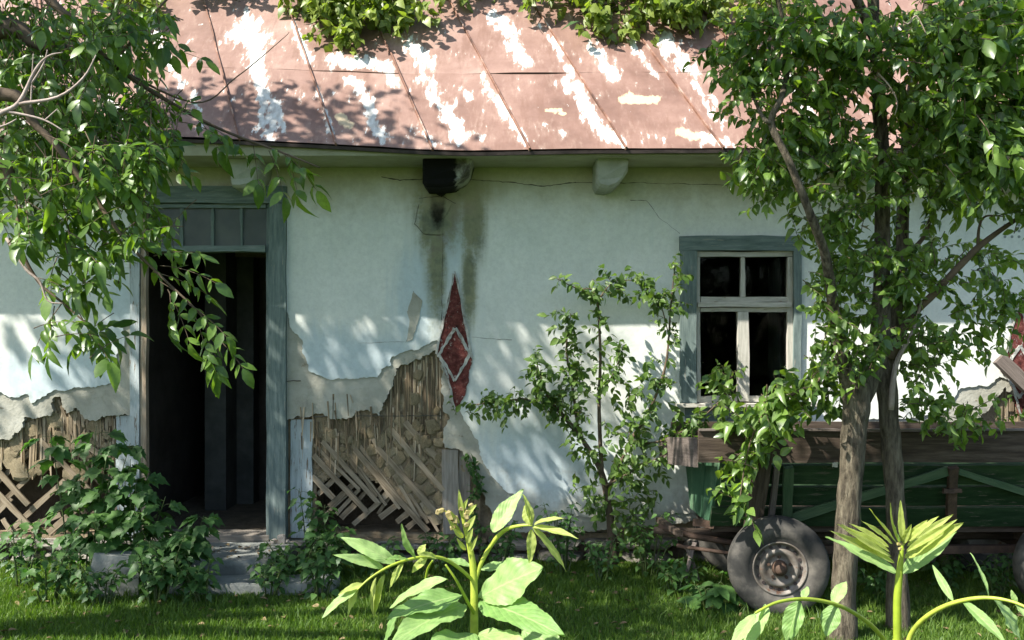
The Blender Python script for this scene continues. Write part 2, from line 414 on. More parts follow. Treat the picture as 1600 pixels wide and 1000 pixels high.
M['concrete'] = pmat('mossy_concrete', [(.3, (.16, .17, .155)), (.5, (.24, .25, .23)), (.7, (.31, .32, .30))], nscale=5, bstr=.7, bdist=.01, mode='pos', wear=((.07, .10, .04), .62, 5))
M['rubble'] = pmat('pale_rubble', [(.3, (.35, .30, .25)), (.7, (.58, .53, .47))], nscale=9, bstr=.7)
M['tyre'] = pmat('dusty_rubber', [(.3, (.022, .022, .022)), (.48, (.05, .048, .044)), (.62, (.12, .11, .095)), (.75, (.22, .20, .165))], nscale=4, bstr=.3, bdist=.004, rough=.8)
M['rim'] = pmat('dirty_rim', [(.3, (.07, .055, .042)), (.5, (.14, .12, .10)), (.7, (.25, .23, .205))], nscale=6, bstr=.3, rough=.6, spec=.4, wear=((.15, .085, .055), .58, 9))
M['rust'] = pmat('rusty_iron', [(.3, (.035, .024, .018)), (.6, (.09, .055, .038)), (.8, (.15, .095, .068))], nscale=12, bstr=.5, rough=.8, spec=.3)
M['green'] = pmat('worn_green_paint', [(.3, (.010, .026, .010)), (.5, (.019, .043, .018)), (.7, (.036, .066, .030))], scale=(1, 7, 7), nscale=4, bstr=.4, bdist=.004, rough=.65, vary=.2, wear=((.085, .085, .06), .58, 5))
M['brace'] = pmat('faded_green_brace', [(.3, (.035, .07, .035)), (.7, (.085, .125, .065))], scale=(1, 9, 9), nscale=4, bstr=.4)
M['frontgreen'] = pmat('lit_green_paint', [(.3, (.03, .08, .04)), (.5, (.05, .12, .065)), (.72, (.16, .24, .14))], scale=(6, 1, .6), nscale=5, bstr=.4, bdist=.004, mode='pos')  # lighter copy of the cart green: light on the front panel put into colour
M['darkwood'] = pmat('dark_cart_wood', [(.3, (.034, .024, .018)), (.5, (.068, .05, .037)), (.72, (.12, .092, .072))], scale=(1, 12, 12), nscale=4, bstr=.6, bdist=.005, vary=.15)
M['greywood'] = pmat('grey_cart_wood', [(.3, (.085, .068, .058)), (.7, (.20, .165, .145))], scale=(1, 12, 12), nscale=4, bstr=.6, bdist=.005)
M['bark'] = pmat('tree_bark', [(.32, (.045, .037, .027)), (.5, (.15, .125, .088)), (.68, (.27, .235, .165))], scale=(3, 3, .6), nscale=13, bstr=1.0, bdist=.045, bscale=24, mode='pos', wear=((.14, .16, .07), .63, 4))
M['twig'] = pmat('twig_bark', [(.3, (.07, .05, .035)), (.7, (.16, .12, .08))], nscale=9, mode='pos', bstr=.4)
M['deadtwig'] = pmat('pale_dead_twig', [(.3, (.26, .20, .17)), (.7, (.42, .35, .31))], nscale=20, mode='pos', bstr=.4)
M['red'] = pmat('faded_red_paint', [(.32, (.045, .014, .012)), (.48, (.115, .03, .026)), (.62, (.18, .06, .05)), (.72, (.26, .17, .15))], nscale=26, mode='pos', bstr=.9, bdist=.008, wear=((.36, .31, .28), .60, 30))
M['whiteline'] = pmat('white_relief_paint', [(.35, (.20, .17, .15)), (.5, (.38, .38, .35)), (.7, (.58, .58, .54))], nscale=14, mode='pos', bstr=.5)
M['crack'] = pmat('crack_shade', [(.3, (.05, .045, .035)), (.7, (.13, .12, .10))], nscale=10, mode='pos')
M['dots'] = pmat('stencil_grey', [(.3, (.22, .25, .24)), (.7, (.33, .36, .35))], nscale=10, mode='pos')
M['ground'] = pmat('lawn_soil', [(.3, (.025, .04, .012)), (.55, (.05, .085, .022)), (.75, (.08, .09, .04))], nscale=3, bstr=.9, bdist=.03, bscale=30, mode='pos')
gm = bpy.data.materials.new('old_window_glass'); nt, N, L, b = nodes(gm)
b.inputs['Base Color'].default_value = (.92, .96, .94, 1); b.inputs['Transmission Weight'].default_value = 1; b.inputs['Roughness'].default_value = .02; b.inputs['IOR'].default_value = 1.12
b.inputs['Specular IOR Level'].default_value = .3
M['glass'] = gm
dg = bpy.data.materials.new('dusty_glass'); nt, N, L, b = nodes(dg)
p = coords(nt, 'pos'); L.new(ramp(nt, noise(nt, p, 4, 5, .6), [(.3, (.07, .085, .085)), (.7, (.13, .15, .145))]), b.inputs['Base Color'])
b.inputs['Roughness'].default_value = .45; b.inputs['Alpha'].default_value = .8
M['dustyglass'] = dg
M['walnut'] = leafmat('walnut_leaf', (.035, .09, .016), (.16, .27, .045), (1.8, 1.8, .5), .42, rough=.36, spec=.5)
M['pear'] = leafmat('fruit_tree_leaf', (.042, .095, .024), (.19, .30, .065), (1.8, 1.8, .5), .44, rough=.34, spec=.55)
M['young'] = leafmat('young_tree_leaf', (.05, .105, .026), (.14, .22, .05), (1.7, 1.8, .6), .36)
M['vine'] = leafmat('roof_vine_leaf', (.12, .18, .035), (.26, .32, .07), (1.6, 1.8, .5), .36)
M['weed'] = leafmat('weed_leaf', (.035, .095, .026), (.09, .18, .045), (1.5, 1.9, .7), .36, rough=.5)
M['ash'] = leafmat('seedling_leaf', (.17, .31, .085), (.35, .50, .19), (1.3, 1.35, .5), .36, rough=.5, spec=.4, veins=True)
M['ashfold'] = leafmat('unfolding_leaf', (.34, .42, .09), (.44, .50, .15), (1.3, 1.3, .4), .42, rough=.5, spec=.4, veins=True)
M['stalk'] = leafmat('green_stalk', (.28, .38, .03), (.40, .47, .07), (1.1, 1.1, .5), .2, rough=.4)
M['weedstem'] = leafmat('weed_stem', (.05, .085, .025), (.09, .12, .04), (1, 1, .5), .1)
M['bud'] = leafmat('flower_bud', (.32, .28, .10), (.45, .36, .18), (1, 1, .6), .25)
M['litter'] = leafmat('dry_leaf', (.13, .085, .045), (.27, .20, .11), (1, .9, .6), .15, rough=.7, spec=.2)
M['grass'] = leafmat('grass_blade', (.05, .115, .016), (.135, .215, .035), (1.7, 1.9, .5), .35, rough=.5, spec=.3)

# ------------------------------------------------------------------ ground
def ground_z(x, y): return 0.012 * mnoise.noise((x * .7, y * .7, 3))
gx = np.concatenate([[-400, -60, -14], np.linspace(-7, 7, 57), [14, 60, 400]]); gy = np.concatenate([[-400, -40, -8], np.linspace(0, 12, 49), [20, 60, 400]])
V = [(x, y, ground_z(x, y)) for y in gy for x in gx]; nx = len(gx)
Fs = [(j * nx + i, j * nx + i + 1, (j + 1) * nx + i + 1, (j + 1) * nx + i) for j in range(len(gy) - 1) for i in range(nx - 1)]
g = new('lawn_ground', mesh_py('lawn_ground', V, Fs, True), M['ground'], kind='structure')
g['label'] = 'shaded lawn in front of the house'

# ------------------------------------------------------------------ house
house = thing('house', 'old whitewashed clay house with rusty red metal roof and crumbling plaster', 'house', (0, 7.7, 0))
XL, XR, YB = -7.0, 7.0, 11.6
door = (205, 447, 293)        # outer frame px
win = (1063, 1250, 371, 631)
def Wl(pts): return [W(*p) for p in pts]
# --- clay core wall with openings, and the lath pits cut out of it
dx0, dz1 = W(188, 300); dx1, _ = W(432, 300)
wx0, wz1 = W(1082, 388); wx1, wz0 = W(1243, 624)
outer = [(XL, 3.24), (XL, 0.16), (dx0, .16), (dx0, dz1), (dx1, dz1), (dx1, .16), (XR, .16), (XR, 3.24)]
whole = [(wx0, wz0), (wx0, wz1), (wx1, wz1), (wx1, wz0)]
pit1 = Wl([(490, 758), (520, 742), (556, 737), (590, 757), (612, 778), (650, 806), (686, 818), (686, 836), (490, 836)])
pit2 = Wl([(-60, 705), (40, 690), (95, 694), (150, 712), (172, 742), (172, 836), (-60, 836)])
core = slab('wall', [outer, whole, pit1, pit2], 7.80, 8.2, M['clay'], house); core['label'] = 'cream clay core of the front wall showing where plaster has fallen'
slab('pit_back', [jag(Wl([(470, 715), (700, 715), (700, 845), (470, 845)]), .3, 0)], 8.15, 8.18, M['clay_dark'], core)
slab('pit_back', [jag(Wl([(-80, 670), (190, 670), (190, 845), (-80, 845)]), .3, 0)], 8.15, 8.18, M['clay_dark'], core)
# --- white limewashed coat
lowR = [(2350, 650), (1900, 640), (1700, 650), (1640, 622), (1600, 604), (1562, 588), (1546, 602), (1500, 607), (1478, 640), (1440, 652), (1350, 655), (1300, 700), (1270, 770), (1100, 800), (1000, 806), (900, 808), (842, 792), (800, 771), (785, 764), (773, 749), (758, 728), (749, 710), (747, 689), (738, 676), (724, 655)]
mid = [(705, 610), (694, 575), (683, 532), (676, 533), (656, 545), (640, 547), (623, 553), (611, 560), (611, 571), (604, 571), (595, 577), (590, 590), (562, 590), (532, 593), (514, 592), (499, 586), (484, 580), (479, 568), (472, 547), (473, 533), (454, 511), (447, 478)]
lef = [(205, 506), (192, 511), (195, 540), (181, 557), (183, 566), (172, 575), (172, 599), (144, 606), (114, 606), (100, 611), (87, 608), (48, 630), (43, 617), (15, 621), (0, 613), (-60, 630), (-200, 600), (-600, 620)]
wo = [(XR, 3.22)] + [W(2163, 650)] + jag(Wl([(2163, 645)] + lowR[1:] + mid), .011, .020, 2.0, False) + Wl([(445, 478), (445, 295), (207, 295), (207, 506)]) + jag(Wl(lef), .011, .020, 5.0, False) + [(XL, W(0, 620)[1]), (XL, 3.22)]
wh = Wl([(1066, 374), (1066, 634), (1246, 634), (1246, 374)])
coat = slab('limewash_coat', [wo, wh], WY, WY + .009, M['wall'], house); coat['label'] = 'pale blue-white limewashed plaster coat with broken lower edge'
# --- older beige coat behind it
lowR2 = [(2163, 770), (1750, 740), (1650, 700), (1605, 640), (1572, 604), (1545, 640), (1500, 690), (1300, 770), (1200, 806), (900, 832), (800, 832), (772, 812), (752, 770), (735, 735), (728, 712), (712, 700), (694, 702), (694, 668), (702, 652), (693, 640), (690, 600), (688, 560), (683, 545), (664, 556), (640, 566), (618, 576), (612, 600), (602, 625), (592, 650), (575, 640), (560, 643), (545, 653), (520, 656), (500, 648), (470, 653), (446, 655)]
lef2 = [(206, 644), (201, 650), (159, 650), (150, 657), (141, 658), (130, 652), (117, 638), (103, 646), (99, 640), (94, 620), (82, 624), (78, 650), (36, 653), (34, 668), (18, 681), (13, 689), (0, 686), (-60, 700), (-300, 690), (-600, 720)]
bo = [(XR, 3.2)] + jag(Wl(lowR2), .010, .030, 9.0, False) + Wl([(444, 640), (444, 297), (208, 297), (208, 640)]) + jag(Wl(lef2), .010, .030, 13.0, False) + [(XL, W(0, 720)[1]), (XL, 3.2)]
bh = Wl([(1068, 376), (1068, 636), (1244, 636), (1244, 376)])
slab('old_plaster_coat', [bo, bh], WY + .0115, 7.785, M['beige'], house)['label'] = 'older beige plaster coat under the limewash'

# --- exposed straw-clay with lumps, laths and reeds
def clay_patch(px0, px1, py0, py1, pit, seed):
    nxg = int((px1 - px0) / 4); nyg = int((py1 - py0) / 4); V = []; idx = {}; Fs = []
    for j in range(nyg + 1):
        for i in range(nxg + 1):
            px = px0 + (px1 - px0) * i / nxg; py = py0 + (py1 - py0) * j / nyg
            x, z = W(px, py); y = 7.758 + .014 * mnoise.noise((x * 7, z * 7, seed)) + .010 * mnoise.noise((x * 24, z * 24, seed))
            V.append((x, y, z))
    for j in range(nyg):
        for i in range(nxg):
            a = V[j * (nxg + 1) + i]
            if inpoly(a[0], a[2], pit): continue
            Fs.append((j * (nxg + 1) + i, (j + 1) * (nxg + 1) + i, (j + 1) * (nxg + 1) + i + 1, j * (nxg + 1) + i + 1))
    new('clay_face', mesh_py('clay_face', V, Fs, True), M['clay'], core)
clay_patch(440, 750, 535, 845, pit1, 1.0)
clay_patch(-120, 200, 610, 845, pit2, 4.0)
clay_patch(1480, 1720, 575, 790, [(0, 0), (0, 0), (0, 0)], 6.0)

def lump_mesh(k):
    import bmesh
    bm = bmesh.new(); bmesh.ops.create_icosphere(bm, subdivisions=2, radius=.5)
    for v in bm.verts:
        c = v.co; c2 = Vector([math.copysign(abs(q * 2) ** .6, q) * .5 for q in c])
        v.co = c2 * (1 + .35 * mnoise.noise(c * 2.6 + Vector((k * 7, 0, 0))))
    me = bpy.data.meshes.new('clay_lump'); bm.to_mesh(me); bm.free(); me.materials.append(M['lump']); return me
LUMPS = [lump_mesh(k) for k in range(5)]
def lump(px, py, s, y, parent, rot=45, asp=1.0):
    x, z = W(px, py)
    Mx = Matrix.Translation((x, y, z)) @ Matrix.Rotation(math.radians(rot + random.uniform(-14, 14)), 4, 'Y') @ Matrix.Diagonal((s * asp, .05, s, 1))
    new('clay_lump', random.choice(LUMPS), None, parent, Mx)
reg = [(560, 672), (632, 655), (690, 700), (690, 815), (655, 806), (618, 770), (588, 735)]
for a in range(-20, 21):
    for b in range(-20, 21):
        px = 640 + (a * 21 - b * 21) * .7071 + random.uniform(-2, 2); py = 735 + (a * 21 + b * 21) * .7071 + random.uniform(-2, 2)
        if inpoly(px, py, reg):
            lump(px, py, random.uniform(.088, .112), 7.762, core)
for _ in range(14):     # broken cob under the slipped render
    px = random.uniform(628, 690); py = random.uniform(585, 705)
    lump(px, py, random.uniform(.04, .10), 7.752, core, random.uniform(0, 90), random.uniform(.7, 1.5))
for _ in range(12):
    lump(random.uniform(495, 560), random.uniform(672, 725), random.uniform(.06, .10), 7.764, core, random.uniform(0, 90))
for _ in range(24):
    lump(random.uniform(-20, 170), random.uniform(655, 745), random.uniform(.06, .14), 7.76, core, random.uniform(0, 90), random.uniform(.8, 1.6))
for _ in range(10):
    lump(random.uniform(1565, 1660), random.uniform(600, 690), random.uniform(.06, .14), 7.775, core, random.uniform(0, 90))
def lath(a, b, y, w=.042, t=.014, mt='lath', name='lath'):
    x0, z0 = W(*a); x1, z1 = W(*b)
    return bar(name, (x0, y, z0), (x1, y + random.uniform(-.006, .006), z1), w * random.uniform(.85, 1.12), t, M[mt], core, jit=.003)
# rear rods "/" then front rods "\" of the wattle
for a, b in [((489, 762), (522, 737)), ((489, 735), (512, 703)), ((491, 756), (520, 722)), ((494, 775), (560, 712)), ((512, 794), (577, 732)), ((530, 812), (552, 790)), ((549, 822), (612, 768)), ((592, 812), (626, 786)), ((618, 818), (650, 793)), ((634, 828), (668, 800)), ((560, 735), (600, 690)), ((588, 770), (640, 712))]:
    lath(a, b, 7.785, .042)
for a, b in [((488, 712), (572, 802)), ((502, 690), (591, 788)), ((552, 703), (668, 832)), ((588, 700), (690, 812)), ((610, 672), (692, 768)), ((632, 660), (692, 728)), ((486, 745), (520, 780))]:
    lath(a, b, 7.75, .042)
for k in range(9):
    o_ = k * 19; lath((492 + o_ * .72 + random.uniform(-4, 4), 690 + o_ * .1 + random.uniform(-6, 6) - (k > 5) * 20), (560 + o_ * .8 + random.uniform(-5, 5), 768 + o_ * .38 + random.uniform(-8, 8)), 7.756, .024, .01)
for k in range(8):
    o_ = k * 22; lath((500 + o_, 812 - (k % 3) * 6), (535 + o_ + random.uniform(-5, 12), 772 - k * 2 + random.uniform(-8, 8)), 7.79, .028, .01)
for a, b in [((8, 832), (110, 738)), ((-30, 812), (100, 690)), ((14, 836), (88, 806)), ((-40, 780), (60, 690)), ((40, 800), (160, 698)), ((130, 716), (178, 690)), ((70, 835), (175, 745)), ((-50, 842), (10, 780)), ((-60, 750), (20, 670)), ((110, 832), (178, 775))]:
    lath(a, b, 7.795 - random.uniform(0, .03), .045)
for a, b in [((-40, 700), (40, 790)), ((0, 812), (16, 838)), ((120, 690), (172, 722)), ((60, 690), (170, 800)), ((-20, 760), (50, 832)), ((90, 760), (130, 805)), ((120, 722), (176, 776))]:
    lath(a, b, 7.75, .042)
for a, b in [((44, 748), (47, 640)), ((93, 700), (95, 622)), ((64, 720), (65, 650)), ((17, 735), (16, 690)), ((112, 692), (88, 625)), ((126, 668), (122, 640)), ((150, 700), (146, 658)), ((172, 705), (174, 655))]:
    lath(a, b, 7.752, .022, .01, name='hanging_slat')
for _ in range(13):
    px = random.uniform(100, 176); lath((px, random.uniform(655, 700)), (px + random.uniform(-4, 4), random.uniform(636, 650)), 7.756, random.uniform(.015, .04), .012, name='hanging_slat')
for _ in range(14):
    px = random.uniform(1566, 1660); lath((px, random.uniform(640, 700)), (px + random.uniform(-4, 4), random.uniform(596, 606)), 7.76, random.uniform(.02, .04), .012, name='hanging_slat')
# reeds and drip streaks of clay hanging down the broken edge
def reeds(px0, px1, top, bot, n, y):
    mb = MB()
    for _ in range(n):
        px = random.uniform(px0, px1); t = top(px); l = random.uniform(.25, 1) * bot
        x, z = W(px, t + random.uniform(-6, 55)); w = random.uniform(.002, .008); yy = y + random.uniform(-.008, .008); h = l * WY / F
        dx = random.uniform(-.022, .022)
        mb.add([(x - w, yy, z), (x + w, yy, z), (x + w * .6 + dx, yy + .004, z - h), (x - w * .6 + dx, yy + .004, z - h), (x - w, yy + .01, z), (x + w, yy + .01, z), (x + w * .6 + dx, yy + .012, z - h), (x - w * .6 + dx, yy + .012, z - h)],
               [(0, 3, 2, 1), (4, 5, 6, 7), (0, 4, 7, 3), (1, 2, 6, 5), (0, 1, 5, 4)])
    return mb
mb = reeds(604, 692, lambda p: 556 + max(0, 625 - p) * .9, 120, 85, 7.745)
mb.v += []; mb.build('hanging_reeds', M['reed'], core, kind='stuff')
reeds(452, 690, lambda p: 640, 70, 80, 7.74).build('hanging_reeds', M['reed'], core, kind='stuff')
reeds(455, 600, lambda p: 612, 50, 26, 7.707).build('drip_streaks', M['reed'], core, kind='stuff')
reeds(-60, 178, lambda p: 645, 85, 120, 7.742).build('hanging_reeds', M['reed'], core, kind='stuff')
reeds(1566, 1690, lambda p: 598, 80, 50, 7.76).build('hanging_reeds', M['reed'], core, kind='stuff')
# upright boards and posts set in the wall
def vboard(px0, px1, py0, py1, y, t, mt, name, seg=6, jit=.005):
    xa, za = W((px0 + px1) / 2, py1); xb, zb = W((px0 + px1) / 2, py0)
    return bar(name, (xa, y + t, za), (xb, y + t, zb), (px1 - px0) * WY / F, t, M[mt], house, jit=jit, seg=seg)
vboard(452, 486, 656, 842, 7.735, .05, 'bluepost', 'wall_post')
vboard(179, 206, 650, 842, 7.735, .05, 'bluepost', 'wall_post')
vboard(691, 716, 703, 836, 7.735, .05, 'board', 'wall_post')
vboard(717, 735, 706, 836, 7.75, .04, 'board', 'wall_post')
vboard(170, 184, 752, 842, 7.75, .03, 'jamb', 'wall_post')
bar('pole', P(1558, 560, 7.6), P(1640, 640, 7.55), .10, .06, M['greywood'], house)
# cracks: thin dark ribbons on the plaster, the shade of cracks as colour
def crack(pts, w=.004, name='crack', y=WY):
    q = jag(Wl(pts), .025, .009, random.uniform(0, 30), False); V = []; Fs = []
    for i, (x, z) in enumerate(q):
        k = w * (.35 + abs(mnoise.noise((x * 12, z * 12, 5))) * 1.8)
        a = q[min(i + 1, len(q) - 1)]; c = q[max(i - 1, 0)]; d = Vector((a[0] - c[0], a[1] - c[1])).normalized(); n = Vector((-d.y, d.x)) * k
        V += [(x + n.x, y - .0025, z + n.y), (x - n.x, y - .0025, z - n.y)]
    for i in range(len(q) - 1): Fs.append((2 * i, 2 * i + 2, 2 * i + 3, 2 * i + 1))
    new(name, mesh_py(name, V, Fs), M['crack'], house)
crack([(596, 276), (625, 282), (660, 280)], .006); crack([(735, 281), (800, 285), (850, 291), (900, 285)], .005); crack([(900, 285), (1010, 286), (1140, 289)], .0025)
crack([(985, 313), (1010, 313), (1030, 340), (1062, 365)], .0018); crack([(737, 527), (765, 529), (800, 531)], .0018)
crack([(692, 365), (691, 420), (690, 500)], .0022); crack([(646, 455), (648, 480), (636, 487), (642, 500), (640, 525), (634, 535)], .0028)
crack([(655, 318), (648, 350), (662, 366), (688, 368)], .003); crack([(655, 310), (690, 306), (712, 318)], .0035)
slab('spalled_patch', [jag(Wl([(656, 312), (688, 308), (706, 318), (692, 345), (690, 366), (664, 365), (652, 348)]), .02, .012, 3.3)], WY - .008, WY + .004, M['wall'], house)
slab('plaster_flap', [jag(Wl([(646, 456), (660, 470), (655, 498), (645, 530), (636, 534), (640, 500), (636, 488)]), .02, .008, 6.3)], WY - .006, WY + .004, M['beige'], house)
slab('painted_soffit_hole', [jag(Wl([(664, 243), (708, 243), (706, 262), (716, 276), (700, 300), (690, 308), (682, 304), (676, 284), (662, 274)]), .02, .012, 8.3)], WY - .012, WY + .004, M['hole_shade'], house)  # black slab on the wall, the dark of a hole as colour
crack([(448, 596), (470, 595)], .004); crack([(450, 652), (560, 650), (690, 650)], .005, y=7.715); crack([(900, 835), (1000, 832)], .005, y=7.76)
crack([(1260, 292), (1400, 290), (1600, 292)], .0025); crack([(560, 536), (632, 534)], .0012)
# --- painted relief lozenges
def lozenge(cx, top, bot, wide, left_cut):
    k = [(cx, top), (cx + wide, (top + bot) / 2 + 28), (cx + wide * .6, bot - 26), (cx + 2, bot), (cx - wide * .55, bot - 60), (cx - wide - 2, (top + bot) / 2 + 20)]
    o = slab('red_lozenge', [jag(Wl(k), .012, .014, cx)], WY - .014, WY + .03, M['red'], house); o['label'] = 'faded red painted lozenge relief with white outlines'
    cy = (top + bot) / 2 + 20
    def ring(pts, w, nm):
        for i in range(len(pts) - 1):
            a = W(*pts[i]); b = W(*pts[i + 1]); bar(nm, (a[0], WY - .0145, a[1]), (b[0], WY - .0145, b[1]), w, .005, M['whiteline'], o, jit=.006, seg=9)
    ring([(cx, cy - 40), (cx + wide - 4, cy), (cx, cy + 42), (cx - wide + 2, cy), (cx, cy - 40)], .024, 'white_outline')
    ring([(cx, top), (cx + wide, cy + 6)], .014, 'white_outline'); ring([(cx - 1, top + 4), (cx - wide - 2, cy)], .014, 'white_outline'); ring([(cx - wide, cy), (cx - wide * .5, bot - 60), (cx, bot - 2)], .014, 'white_outline')
lozenge(711, 424, 642, 27, True)
lozenge(1592, 470, 650, 27, True)
mb = MB()
for i in range(8):
    for j in range(5):
        if (i + j) % 4 == 3: continue
        x, z = W(1570 + i * 11, 334 + j * 9); r = .012
        mb.add([(x + r * math.cos(a * math.pi / 4), WY - .003, z + r * math.sin(a * math.pi / 4)) for a in range(8)], [tuple(range(8))])
mb.build('stencilled_dots', M['dots'], house, kind='stuff')

# --- door frame, transom
def frame_bar(px0, px1, py0, py1, y, t, mt, name, parent, horiz=False, **k):
    f = (WY - .0) / F
    if horiz:
        c = (py0 + py1) / 2; a = W(px0, c); b = W(px1, c); w = (py1 - py0) * f
    else:
        c = (px0 + px1) / 2; a = W(c, py1); b = W(c, py0); w = (px1 - px0) * f
    return bar(name, (a[0], y + t, a[1]), (b[0], y + t, b[1]), w, t, M[mt], parent, **k)
df = new('door_frame', None, None, house, Matrix.Translation((*W(326, 840)[:1], 7.7, .2)))
df['label'] = 'weathered teal door frame with transom light above'
frame_bar(203, 449, 292, 318, 7.655, .16, 'teal', 'lintel', df, True, seg=8)
frame_bar(422, 448, 318.5, 842, 7.66, .16, 'teal', 'jamb', df, seg=10)
frame_bar(416, 422.5, 318.5, 842, 7.70, .18, 'teal', 'inner_jamb', df, seg=10)
frame_bar(206, 220.5, 318.5, 842, 7.66, .10, 'bluepost', 'jamb', df, seg=10)
frame_bar(222, 230.5, 318.5, 842, 7.672, .06, 'jamb', 'inner_jamb', df, seg=10)
frame_bar(231.5, 415.5, 384, 393.5, 7.675, .12, 'teal', 'transom_rail', df, True, seg=6)
frame_bar(231.5, 415.5, 319, 325, 7.69, .08, 'teal', 'transom_rail', df, True, seg=6)
frame_bar(231.5, 421, 836, 846, 7.68, .26, 'board', 'threshold', df, True, seg=6)
tr = [(234, 281), (286, 329), (334, 375), (380, 413)]
for x in (283.5, 331.5, 377.5): frame_bar(x - 2.2, x + 2.2, 325, 384, 7.70, .04, 'teal', 'muntin', df)
for a, b in tr:
    x0, z0 = W(a - 2, 385); x1, z1 = W(b + 2, 324)
    MB().box(x0, x1, 7.718, 7.722, z0, z1).build('pane', M['dustyglass'], df)

# --- window
wf = new('window', None, None, house, Matrix.Translation((W(1156, 0)[0], 7.7, 1.2)))
wf['label'] = 'four-pane window with teal casing and pale bare wood sashes'
frame_bar(1061, 1251, 369, 392, 7.665, .10, 'teal', 'casing', wf, True, seg=6)
frame_bar(1062, 1087.5, 392.5, 629, 7.665, .10, 'teal', 'casing', wf, seg=6)
frame_bar(1239, 1250, 392.5, 629, 7.665, .10, 'teal', 'casing', wf, seg=6)
frame_bar(1054, 1272, 629, 635, 7.60, .16, 'sash', 'sill', wf, True, seg=6)
frame_bar(1070, 1245, 635.5, 662, 7.68, .04, 'teal', 'apron', wf, True, seg=6)
frame_bar(1088, 1239, 393, 401, 7.70, .08, 'sash', 'sash_rail', wf, True)
frame_bar(1088, 1094, 401.5, 628, 7.70, .08, 'sash', 'sash_stile', wf)
frame_bar(1231, 1238.5, 401.5, 628, 7.70, .14, 'sash', 'sash_stile', wf)
frame_bar(1095, 1230.5, 464, 472, 7.705, .09, 'sash', 'sash_rail', wf, True)
frame_bar(1090, 1236, 472.5, 480, 7.675, .10, 'sash', 'drip_rail', wf, True)
frame_bar(1095, 1230.5, 480.5, 487, 7.705, .07, 'sash', 'sash_rail', wf, True)
frame_bar(1158, 1165, 401.5, 463.5, 7.71, .06, 'sash', 'mullion', wf)
frame_bar(1153, 1170, 487.5, 627, 7.69, .08, 'sash', 'mullion', wf)
frame_bar(1095, 1152.5, 619, 628, 7.71, .06, 'sash', 'sash_rail', wf, True)
frame_bar(1170.5, 1230.5, 619, 628, 7.71, .06, 'sash', 'sash_rail', wf, True)
frame_bar(1224, 1232, 400, 628, 7.79, .38, 'teal', 'reveal_board', wf)
for a, b, c, d in ((1094, 1158, 401, 465), (1165, 1231, 401, 465), (1094, 1153, 486, 620), (1170, 1231, 486, 620)):
    x0, z0 = W(a - 1, d + 1); x1, z1 = W(b + 1, c - 1)
    MB().box(x0, x1, 7.738, 7.742, z0, z1).build('pane', M['glass'], wf)

# --- plinth of rough stones
px_ = XL
while px_ < XR:
    w = random.uniform(.22, .5)
    dxa, dxb = W(300, 0)[0], W(440, 0)[0]
    mb = MB(); n = 3
    x0, x1 = px_ + .006, px_ + w - .006
    for (za, zb) in ((-.05, random.uniform(.06, .1)), (.105, .19)):
        me = LUMPS[random.randrange(5)].copy(); me.materials.clear()
        Mx = Matrix.Translation(((x0 + x1) / 2, 7.84, (za + zb) / 2)) @ Matrix.Rotation(random.uniform(-.06, .06), 4, 'Y') @ Matrix.Diagonal(((x1 - x0) * .98, .36, (zb - za) * 1.0, 1))
        new('plinth_stone', me, M['stone'], house, Mx)
    px_ += w
MB().box(XL, XR, 7.80, 8.15, -.05, .16).build('plinth_core', M['clay_dark'], house)
bar('plinth_ledge', (*(W(520, 0)[0], 7.74), .165), (*(W(760, 0)[0], 7.74), .165), .08, .03, M['clay'], house, up=(0, 0, 1), jit=.008, seg=10)
bar('plinth_ledge', (XL, 7.74, .165), (W(205, 0)[0], 7.74, .165), .09, .03, M['stone'], house, up=(0, 0, 1), jit=.008, seg=14)

# --- beam ends under the eaves, soffit
def beam(px, mt='beam', w=.12):
    x = W(px, 0)[0]; V = []; Fs = []
    prof = [(-w, .0), (-w, -.17), (-w * .85, -.205), (-w * .3, -.21), (w * .25, -.19), (w * .65, -.145), (w * .9, -.09), (w, -.03), (w, 0)]
    n = len(prof)
    for y, s in ((7.30, .90), (7.33, 1.0), (7.80, 1.02)):
        for q in prof: V.append((x + q[0] * s + random.uniform(-.006, .006), y + (.05 if q[1] < -.1 and y < 7.35 else 0), 3.172 + q[1] * s + random.uniform(-.006, .006)))
    for r in range(2):
        for k in range(n - 1): Fs.append((r * n + k, r * n + k + 1, (r + 1) * n + k + 1, (r + 1) * n + k))
    Fs.append(tuple(range(n - 1, -1, -1)))
    new('beam_end', mesh_py('beam_end', V, [f[::-1] for f in Fs], False), M[mt], house)
for px in (-455, -170, 115, 402, 950, 1240, 1592, 1880): beam(px)
beam(703, 'mould_dark_beam', .19)
MB().box(XL, XR, 7.20, 8.2, 3.175, 3.188).build('soffit', M['soffit'], house)

